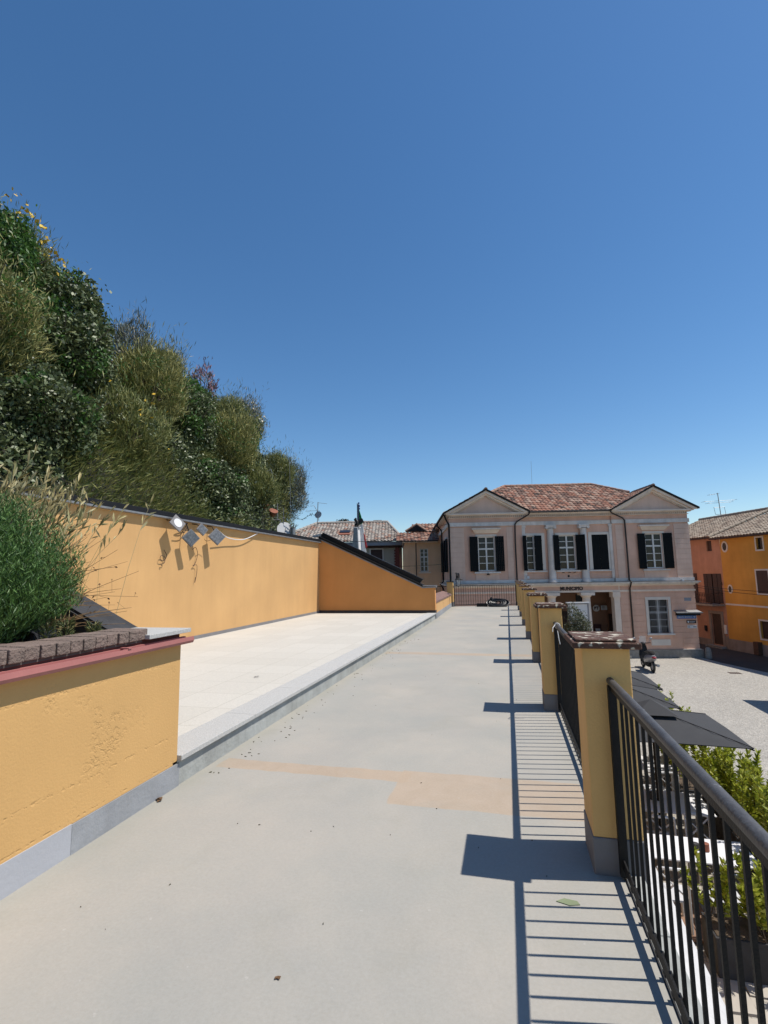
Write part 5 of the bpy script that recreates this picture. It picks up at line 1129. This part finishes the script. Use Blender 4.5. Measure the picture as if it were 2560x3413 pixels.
bush(-10.6,9.6,(1.25,1.25,1.2),'leaves','ivy',8000,.13,11,'dark glossy laurel like bush with shoots on the upper skyline',asp=.5,name='leafy_shrub',dz=.0)
bush(-10.7,8.0,(1.1,1.1,1.3),'leaves','brightgreen',6000,.13,12,'green leafy bush under the yellow flowered one at the top left',asp=.45,name='leafy_shrub',dz=-.2)
bush(-11.3,8.6,(1.3,1.2,1.5),'stems','broom',6500,.22,13,'tall bush with yellow flowers at the top left corner of the hillside',dz=-.3,tips=('yellow',500,.10,.6))
bush(-9.4,8.6,(1.15,1.3,1.1),'leaves','ivy',8000,.12,14,'deep green shrub with shiny leaves on the left middle slope',asp=.5,name='leafy_shrub')
bush(-8.9,9.9,(1.0,1.2,1.0),'stems','broom',6000,.22,15,'olive broom with a few orange yellow flowers in the left middle slope',tips=('yellow',60,.09,.3))
bush(-9.0,16.7,(.85,1.1,.9),'stems','broom',7000,.22,16,'dense olive broom bush just above the wall near the metal frame')
bush(-8.3,13.0,(.75,1.4,.8),'leaves','ivy',7500,.11,17,'dark shaded shrub hugging the wall top behind the lamps',asp=.55,name='leafy_shrub')
bush(-8.5,7.6,(.9,1.2,.9),'leaves','ivy',6500,.10,18,'shadowy ivy clad shrub behind the seed heads at the left',asp=.55,name='leafy_shrub')
bush(-10.5,12.7,(.8,.8,.8),'stems','broom',3500,.22,19,'small bush with yellow flowers just under the thin blue grey tuft',dz=.0,tips=('yellow',40,.1,.8))
bush(-9.6,13.4,(1.0,1.1,1.1),'leaves','ivy',9000,.10,20,'mid green leafy shrub between the two golden brooms',asp=.5,name='leafy_shrub')
bush(-10.2,16.6,(1.0,1.1,1.1),'stems','broom',8000,.2,21,'olive broom between the bright green shrub and the sapling near the skyline')
bush(-9.2,6.6,(1.2,1.2,1.2),'stems','broomgold',9000,.2,22,'yellowish olive broom at the left picture edge above the seed heads')
bush(-8.3,15.8,(.7,1.3,.8),'leaves','ivy',7000,.09,24,'shaded leafy shrub leaning over the wall top right of the lamps',asp=.55,name='leafy_shrub')
# creeper shoot at end of hill
m=MB(); pts=[(-9.3,20.2,4.25),(-9.0,20.3,4.15),(-8.75,20.35,4.14),(-8.5,20.4,4.28),(-8.35,20.43,4.33)]; m.tube(pts,.008,4)
for k in range(26):
    t=k/25*4; i=min(3,int(t)); p=Vector(pts[i]).lerp(Vector(pts[i+1]),t-i); a=random.uniform(0,6.3); d=Vector((math.cos(a)*.03,random.uniform(-.02,.02),math.sin(a)*.05)); m.prism([p,p+d+Vector((.015,0,0)),p+d*1.4,p+d-Vector((.015,0,0))],(0,.004,0))
prop(m.build('creeper_shoot','darkleaf'),'single leafy creeper shoot arching out over the sky beside the hillside','creeper')
for o_ in list(C.objects):
    if o_.parent is None and (o_.get('label','') in ('dark rectangular metal frame standing in front of the last broom bush','large white satellite dish standing beside the slim chimney pipe','slim metal flue with a spiked crown next to the white dish','short thin mast rising just behind the large white satellite dish','single leafy creeper shoot arching out over the sky beside the hillside') or o_.name.startswith('flower_pot')):
        o_.location=Vector(o_.location)+Vector((.95,-1.95,-.28))
# evergreen behind grey roof
MATK=('darkleaf',)
shrub('evergreen_tree','dark treetop showing above the ridge of the grey pantile roof',tuple(Vector((C0x,C0y,0))+DV*-8.6+NV*16.3+Vector((0,0,5.5))),(1.3,1.3,.85),'leaves',1500,.22,31,cat='tree',asp=.3)

# ================================================================ FOREGROUND PLANTS
def needles(name,label,base,R,n,length,mat,seed,cat='plant'):
    """dense upright sprays of needles"""
    t=thing(name,label,cat,base); g=np.random.default_rng(seed)
    ns=n; st=g.normal(size=(ns,2))*.45; ang=np.arctan2(st[:,1],st[:,0]); rr=np.clip(np.hypot(st[:,0],st[:,1]),0,.9)
    out=np.stack([np.cos(ang),np.sin(ang)],1)*rr[:,None]
    P=[];D=[]
    for k in range(ns):
        h=R[2]*(1.0-.45*rr[k]**2)*g.uniform(.45,1.0); o2=out[k]*np.array([R[0],R[1]]); lean=out[k]*.55
        tt=np.sort(g.uniform(.05,1,34)); 
        ctr=np.stack([o2[0]*(.35+.85*tt)+lean[0]*tt*R[0]*.3,o2[1]*(.35+.85*tt)+lean[1]*tt*R[1]*.3,h*tt],1)
        ctr+=g.normal(size=ctr.shape)*.006
        ax=np.array([lean[0]*.6,lean[1]*.6,1.0]); r=g.normal(size=ctr.shape); r[:,2]*=.3
        d=ax*.9+r*.6; d/=np.linalg.norm(d,axis=1)[:,None]
        P.append(ctr+d*length*.5); D.append(d)
    leaf_obj('needles',np.concatenate(P),np.concatenate(D),length,.13,mat,t,curl=.05)
    m=MB(); OFF[t.name]=Vector()
    for k in range(14):
        a=2*PI*k/14; m.tube([(0,0,-.05),(math.cos(a)*R[0]*.35,math.sin(a)*R[1]*.35,R[2]*.45),(math.cos(a)*R[0]*.6,math.sin(a)*R[1]*.6,R[2]*.75)],[.012,.008,.004],5)
    m.build('stem','bark',t); return t
needles('rosemary_bush','dense bright green rosemary bush overhanging the brick coping at the left edge',(-3.26,2.30,1.08),(.46,.68,1.20),8500,.040,'rosemary',41)
# dry seed head clump
sh_=thing('seed_head_clump','arching dry grasses with pale furry seed heads behind the rosemary','plant',(-4.1,2.75,1.2))
g=np.random.default_rng(77); stems=MB(); HP_=[];HD_=[];HS=[]
for k in range(620):
    a=g.uniform(.6,2.6); L=g.uniform(.85,1.38); el=g.uniform(1.0,1.5); b0=Vector((g.normal()*.30,.05+g.normal()*.38,0))
    dx,dy=math.cos(a),math.sin(a)
    pts=[b0+Vector((dx*math.cos(el)*L*t,dy*math.cos(el)*L*t*.8,math.sin(el)*L*t*1.25-.28*L*t*t)) for t in (0,.35,.7,1.0)]
    stems.tube(pts,[.0025,.0022,.0018,.0012],3,cap=False)
    d=(pts[3]-pts[2]).normalized()
    for j in range(g.integers(4,8)):
        tip=pts[3].lerp(pts[2],j*.2); dd=(d+Vector(g.normal(size=3))*.42).normalized(); hl=g.uniform(.06,.13)
        for q in range(3): HP_.append(tip+dd*hl*(.5+.0*q)); HD_.append(dd); HS.append(hl)
OFF[sh_.name]=Vector(); stems.build('stem','seedhead',sh_); leaf_obj('seed_head',HP_,HD_,np.array(HS),.16,'seedhead',sh_,curl=.12)
# dry branching stems on right of rosemary
ds=thing('dry_weed','sparse brown dry weed stems sticking out against the ochre wall','plant',(-3.25,2.75,1.2)); m=MB(); LP=[];LD=[]
g=np.random.default_rng(5)
for k in range(64):
    L=g.uniform(.35,.95); el=g.uniform(.12,.95); a=g.uniform(-.1,1.5); b0=Vector((g.normal()*.06-.1,g.normal()*.08,g.uniform(0,.35)))
    u=Vector((math.cos(a)*math.cos(el),math.sin(a)*math.cos(el),math.sin(el)))
    pts=[b0+u*L*t+Vector((0,0,-.12*L*t*t)) for t in (0,.33,.66,1)]
    m.tube(pts,[.0028,.0022,.0018,.0012],4,cap=False)
    if k%3==0:
        for j in range(7):
            p=pts[2].lerp(pts[3],g.uniform(-1,1)); v=Vector(g.normal(size=3)); v.normalize(); q=p+v*g.uniform(.03,.09)+Vector((0,0,.03)); m.tube([p,q],.0012,3,cap=False)
            for _ in range(2): LP.append(q); LD.append(v)
OFF[ds.name]=Vector(); m.build('stem',pm('dry_brown_stem',(.20,.12,.05),.9,.3,20),ds); leaf_obj('seed_pod',LP,LD,.022,.6,'dryleaf',ds)
# small weeds by the coping
MT['weed']=pm('weed_leaves',(0,0,0),.6,island=[(.04,.07,.02),(.09,.12,.035),(.25,.22,.09)],trans=.2)
for i,(x,y,s,lab) in enumerate(((-2.95,2.72,.14,'spiky green weed by the mouth of the black pipe'),(-2.93,2.85,.15,'yellowing weed in the middle of the black membrane'),(-2.92,3.08,.11,'small tufted weed nearest the granite slab on the coping'))):
    t=thing('weed',lab,'weed',(x,y,1.17),group='weeds behind the brick coping'); q=np.random.default_rng(i); n=170; hh=q.uniform(0,s,n); aa=q.uniform(0,6.3,n); P=np.stack([np.cos(aa)*.02,np.sin(aa)*.02,hh],1); D=np.stack([np.cos(aa),np.sin(aa),q.uniform(.2,1.4,n)],1); leaf_obj('leaves',P+D*.02,D,.045,.16,'weed',t); OFF[t.name]=Vector(); MB().tube([(0,0,-.03),(.01,0,s)],.004,5).build('stem','weed',t)
pp=MB(); pp.tube([(-3.2,2.95,1.22),(-2.98,2.60,1.22)],.065,18,cap=False); pp.tube([(-3.2,2.95,1.22),(-2.98,2.60,1.22)],.058,18,cap=False); prop(pp.build('pipe','black_matte',smooth=True),'open black plastic pipe end lying behind the brick coping','pipe')
grs=np.random.default_rng(8); n=900; P=np.stack([grs.uniform(-3.1,-2.86,n),grs.uniform(1.0,3.1,n),np.full(n,1.19)],1); D=grs.normal(size=(n,3)); D[:,2]=np.abs(D[:,2])+.3
o=leaf_obj('dry_grass',P,D,.075,.07,'seedhead',kind='stuff'); prop(o,'straw coloured dry grass along the back of the brick coping','grass')

# ================================================================ PLAZA FURNITURE
def parasol(x0,x1,y0,y1,z,label,vent=True):
    cx,cy=(x0+x1)/2,(y0+y1)/2; t=thing('parasol',label,'parasol',(cx,cy,G),group='charcoal cafe parasols below the terrace')
    pk=z+.30; N=8
    def surf(u,v,dz=0):
        k=max(abs(u),abs(v)); 
        edge=-.02*(1-abs(abs(u)-abs(v))) 
        return (cx+u*(x1-x0)/2,cy+v*(y1-y0)/2,z+(pk-z)*(1-k)+edge*k+dz)
    m=MB(); n=14; idx={}
    for dz in (0,-.012):
        b=len(m.v)
        for j in range(n+1):
            for i in range(n+1): m.v.append(surf(-1+2*i/n,-1+2*j/n,dz))
        for j in range(n):
            for i in range(n): m.f.append((b+j*(n+1)+i,b+j*(n+1)+i+1,b+(j+1)*(n+1)+i+1,b+(j+1)*(n+1)+i))
    m.build('canopy','fabric',t,smooth=True)
    m=MB()
    for u,v in ((1,1),(1,-1),(-1,1),(-1,-1)): m.tube([surf(u*k,v*k,.006) for k in (0.02,.25,.5,.75,1)],.007,5)
    m.build('seam','fabric_d',t)
    m=MB(); w_=.36
    m.add([(cx-w_,cy-w_,pk-.04),(cx+w_,cy-w_,pk-.04),(cx+w_,cy+w_,pk-.04),(cx-w_,cy+w_,pk-.04),(cx,cy,pk+.17)],[(0,1,4),(1,2,4),(2,3,4),(3,0,4)]); m.build('vent_cap','fabric',t)
    m=MB(); m.tube([(cx,cy,G),(cx,cy,pk)],.03,10); m.build('pole','black',t)
    m=MB()
    for u,v in ((1,1),(1,-1),(-1,1),(-1,-1)): 
        m.tube([(cx,cy,pk-.05),surf(u,v,-.03)],.012,5)
    m.build('rib','black',t); MB().box(cx-.35,cx+.35,cy-.35,cy+.35,G,G+.08).build('base','stone',t,bevel=.02)
parasol(1.3,3.80,9.77,11.85,-1.30,'nearest charcoal square parasol, its pointed corner reaching over the cobbles')
parasol(1.2,3.47,12.25,14.0,-1.30,'middle charcoal parasol seen above the nearest one')
parasol(1.3,3.62,14.08,16.2,-1.30,'far charcoal parasol partly hidden by the big pillar')
parasol(9.9,12.4,20.4,22.9,-.9,'added parasol out of view at the right, there to cast its shadow on the plaza')  # unseen parasol added for the shadow it throws onto the cobbles
def table(x0,x1,y0,y1,label,group='white cafe tables below the railing'):
    t=thing('table',label,'table',((x0+x1)/2,(y0+y1)/2,G),group=group); zt=G+.75
    MB().box(x0,x1,y0,y1,zt-.03,zt).build('tabletop','tcloth',t,bevel=.012)
    for x in (x0+.06,x1-.06):
        for y in (y0+.06,y1-.06): MB().box(x-.02,x+.02,y-.02,y+.02,G,zt-.031).build('leg','white_metal',t)
table(1.86,3.38,8.76,9.5,'long white table in full sun nearest the railing')
table(2.05,3.35,10.35,11.30,'white table half in the shade of the nearest parasol')
table(2.4,3.3,12.4,13.3,'small white table farthest back under the middle parasol')
def chair():
    t=thing('chair','x','chair',(0,0,G))
    OFF[t.name]=Vector((0,0,0)); z=0
    MB().box(-.21,.21,-.21,.21,.44,.47).build('seat','white_metal',t,bevel=.012)
    for x,y,h in ((-.19,-.19,.44),(.19,-.19,.44),(-.19,.2,.86),(.19,.2,.86)): MB().tube([(x,y,0),(x,y*1.0,h)],.016,8).build('leg','white_metal',t,smooth=True)
    m=MB(); m.tube([(-.19,.2,.86),(-.1,.23,.88),(.1,.23,.88),(.19,.2,.86)],.024,8); m.build('back_rail','white_metal',t,smooth=True)
    m=MB(); m.tube([(-.19,.2,.48),(.19,.2,.84)],.012,6); m.tube([(.19,.2,.48),(-.19,.2,.84)],.012,6); m.build('back_cross','white_metal',t)
    return t
ch0=chair()
CH=[(2.05,8.45,3.14,'cross backed white chair on the near side of the sunlit table, left one'),(2.75,8.45,3.14,'cross backed white chair on the near side of the sunlit table, right one'),
 (2.1,9.85,0,'white chair behind the sunlit table, close to the ledge'),(2.95,9.82,0.1,'white chair with its back rail catching the sun behind the sunlit table'),
 (2.3,11.65,0,'white chair behind the half shaded table, left one'),(3.0,11.65,0,'white chair behind the half shaded table, right one'),(2.35,10.05,3.14,'white chair tucked in on the near side of the half shaded table'),(2.8,12.1,3.14,'white chair before the small farthest table')]
for i,(x,y,rz,lab) in enumerate(CH):
    o=ch0 if i==0 else copy_tree(ch0)
    o.location=(x,y,G); o.rotation_euler=(0,0,rz); o['label']=lab; o['group']='white cross backed cafe chairs'
def jar(x,y,h,r,mat,label,name='candle_jar'):
    m=MB(); m.lathe([(r*.8,G+.751),(r,G+.76),(r,G+.75+h),(r*.8,G+.75+h)],x,y,12); prop(m.build(name,mat,smooth=True),label,'jar')
jar(2.62,9.12,.09,.045,'black_matte','small dark jar in the middle of the sunlit white table')
jar(2.75,9.10,.11,.05,'pot','little orange terracotta jar beside the dark jar on the sunlit table')
jar(2.45,10.85,.12,.06,'black_matte','dark pot standing on the half shaded table')
# planters and hedges
def planter(x0,x1,y0,y1,h,label,lab2,seed,top=1.1,n=5200,asp=.33,size=.105):
    t=thing('planter_box',label,'planter',((x0+x1)/2,(y0+y1)/2,G),group='dark planter boxes round the cafe tables')
    m=MB(); m.box(x0,x1,y0,y1,G,G+h); m.build('box','black_matte',t,bevel=.01); MB().box(x0+.03,x1-.03,y0+.03,y1-.03,G+h,G+h+.01).build('soil','soil',t)
    h_=thing('hedge',lab2,'hedge',((x0+x1)/2,(y0+y1)/2,G+h),group='yellow green laurel hedges in planters'); g=np.random.default_rng(seed)
    P=[];D=[]; st=MB(); w_,l_=(x1-x0),(y1-y0)
    ns=int(30*max(w_,l_))
    for k in range(ns):
        bx,by=g.uniform(-w_/2,w_/2)*.95,g.uniform(-l_/2,l_/2)*.95; H=top*g.uniform(.6,1.15); lean=g.normal(size=2)*.16
        st.tube([(bx,by,0),(bx+lean[0]*.5,by+lean[1]*.5,H*.5),(bx+lean[0],by+lean[1],H)],[.007,.005,.003],4,cap=False)
        m_=n//ns; tt=g.uniform(.12,1,m_)**.8; a=g.uniform(0,6.3,m_)
        ctr=np.stack([bx+lean[0]*tt,by+lean[1]*tt,H*tt],1); d=np.stack([np.cos(a),np.sin(a),.55+g.normal(size=m_)*.25+ (tt>.9)*.8],1)
        d/=np.linalg.norm(d,axis=1)[:,None]; P.append(ctr+d*.04); D.append(d)
    leaf_obj('leaves',np.concatenate(P),np.concatenate(D),size,asp,'hedge',h_); OFF[h_.name]=Vector(); st.build('stem','bark',h_)
planter(2.30,4.1,7.55,8.05,.48,'long dark planter box across the near end of the cafe tables','yellow green laurel hedge at the near end in front of the sunlit table',51,.72,6000)
planter(3.62,4.05,8.3,10.1,.45,'dark planter box along the plaza side of the sunlit table','tallest yellow green hedge beside the sunlit table',52,1.25,7000)
planter(3.60,4.0,10.2,12.0,.45,'dark planter box along the plaza side of the half shaded table','bright hedge beyond the pointed parasol corner, next to the half shaded table',53,1.15,6500)
planter(3.30,3.7,12.2,14.2,.45,'farthest dark planter box between two parasols','tips of hedge showing between the nearest and middle parasols',54,1.5,5000)
m=MB(); 
for k in range(4): m.box(2.05+k*.13,2.17+k*.13,8.15,9.2,G+.03,G+.06)
prop(m.build('deck_boards','plank'),'brown deck boards glimpsed under the cafe chairs','deck')
MATK=('olive',)
shrub('potted_shrub','silvery olive bush behind the second pillar, in front of the white notice board',(2.75,22.6,-2.3),(.62,.62,1.35),'leaves',9000,.10,61,cat='shrub',asp=.3)
prop(MB().lathe([(.28,G),(.4,G+.55),(.42,G+.6),(.36,G+.6)],2.75,22.6,20).build('plant_pot','pot',smooth=True),'big pot holding the silvery olive bush on the plaza','pot')
m=MB(); m.tube([(2.75,22.6,G+.55),(2.75,22.6,-2.2)],.05,6); prop(m.build('trunk','bark'),'short trunk rising from the pot of the olive bush','trunk') if False else None
nb=thing('notice_board','tall white notice board with a silver top edge and a round emblem before the porch','notice board',(3.7,29.1,G),TH,zonly=True)
nb.location=(0,0,G); nb.rotation_euler=(0,0,0); OFF[nb.name]=Vector((0,0,G))
def nbp(u,n,z): return Vector((3.12,28.95,0))+DV*u+NV*n+Vector((0,0,z))
def nbox(m,u0,u1,n0,n1,z0,z1): m.prism([nbp(u0,n0,z0),nbp(u1,n0,z0),nbp(u1,n1,z0),nbp(u0,n1,z0)],(0,0,z1-z0)); return m
nbox(MB(),.08,1.02,0,.12,-3.0,-.14).build('panel','white',nb)
m=MB(); nbox(m,0,.08,-.02,.14,G,-.08); nbox(m,1.02,1.10,-.02,.14,G,-.08); nbox(m,.08,1.02,-.02,.14,-.14,-.08); m.build('frame',pm('grey_frame',(.25,.25,.27),.5),nb)
nbox(MB(),-.06,1.16,-.12,.24,-.078,-.03).build('top_cover','white_metal',nb)
m=MB(); cz=-.50; m.tube([nbp(.56+.10*math.cos(t),-.006,cz+.10*math.sin(t)) for t in np.linspace(.4,2*PI,14)],.018,5); m.ellipsoid(tuple(nbp(.66,-.006,-.78)),(.025,.01,.025)); m.ellipsoid(tuple(nbp(.72,-.006,-.72)),(.02,.01,.02)); m.build('emblem','text_dark',nb)
nbox(MB(),.78,1.02,-.005,-.002,-1.95,-1.6).build('purple_patch',pm('purple_patch',(.18,.03,.16),.6),nb)
# scooter
sc=thing('scooter','dark scooter with silver rear panels parked in front of the town hall','scooter',(6.75,28.6,G),math.radians(93)); sc.scale=(1.2,1.2,1.2)
OFF[sc.name]=Vector(); z0=0
def wheel(x):
    m=MB(); m.tube([(x+.20*math.cos(t),0,.25+.20*math.sin(t)) for t in np.linspace(0,2*PI,22)],.05,8,cap=False); w=m.build('wheel','rubber',sc,smooth=True); m=MB(); m.lathe([(.15,-.03),(.15,.03)],0,0,16); m.v=[(v[0]+x,v[2],v[1]+.25) for v in m.v]; m.build('rim','silver',w)
wheel(-.62); wheel(.62)
def loft(rings,name,mat,n=12):
    m=MB(); b=0
    for (x,z,w,h) in rings:
        for j in range(n): a=2*PI*j/n; m.v.append((x,w*math.cos(a),z+h*math.sin(a)))
    for i in range(len(rings)-1):
        for j in range(n): a=i*n+j; c=i*n+(j+1)%n; m.f.append((a,c,c+n,a+n))
    m.f.append(tuple(range(n))[::-1]); m.f.append(tuple(range((len(rings)-1)*n,len(rings)*n))); return m.build(name,mat,sc,smooth=True)
loft([(-.88,.66,.05,.05),(-.75,.60,.14,.13),(-.45,.54,.19,.20),(-.15,.46,.19,.24),(.0,.38,.15,.14)],'rear_body','silver')
loft([(-.55,.34,.12,.08),(-.3,.30,.17,.14),(.0,.28,.17,.12),(.25,.26,.15,.08)],'engine_cover','black')
loft([(.40,.46,.09,.05),(.62,.50,.10,.06),(.84,.42,.08,.04)],'front_mudguard','black')
loft([(-.78,.76,.06,.03),(-.55,.80,.15,.05),(-.2,.78,.15,.05),(.05,.74,.11,.04)],'seat','rubber')
loft([(-.1,.30,.15,.06),(.2,.28,.15,.05),(.38,.36,.15,.08)],'footboard','black')
m=MB(); m.prism([(.32,-.17,.30),(.42,-.19,.55),(.48,-.14,.95),(.48,.14,.95),(.42,.19,.55),(.32,.17,.30)],(.05,0,0)); m.build('leg_shield','black',sc,bevel=.02)
loft([(.42,.98,.10,.06),(.52,1.0,.11,.08),(.60,.95,.06,.05)],'headlamp_cowl','black')
m=MB(); m.tube([(.47,-.32,1.06),(.50,-.1,1.04),(.50,.1,1.04),(.47,.32,1.06)],.018,6); m.build('handlebar','black',sc)
for sg in (-1,1): 
    m=MB(); m.tube([(.47,sg*.25,1.06),(.48,sg*.32,1.22)],.008,4); m.ellipsoid((.47,sg*.34,1.25),(.02,.06,.04)); m.build('mirror','silver',sc)
loft([(-.95,.62,.03,.03),(-.90,.64,.09,.04),(-.84,.64,.09,.04)],'tail_light','redlamp')
m=MB(); m.tube([(.55,0,.9),(.62,.0,.45),(.62,0,.25)],.035,6); m.build('fork','black',sc); m=MB(); m.tube([(-.2,-.16,.25),(-.75,-.18,.30)],[.04,.06],8); m.build('exhaust','silver',sc)
m=MB(); m.add([(.52,-.15,1.02),(.52,.15,1.02),(.44,.12,1.35),(.44,-.12,1.35),(.525,-.15,1.02),(.525,.15,1.02),(.445,.12,1.35),(.445,-.12,1.35)],[(0,1,2,3),(7,6,5,4),(0,4,5,1),(1,5,6,2),(2,6,7,3),(3,7,4,0)]); m.build('windscreen','lglass',sc)
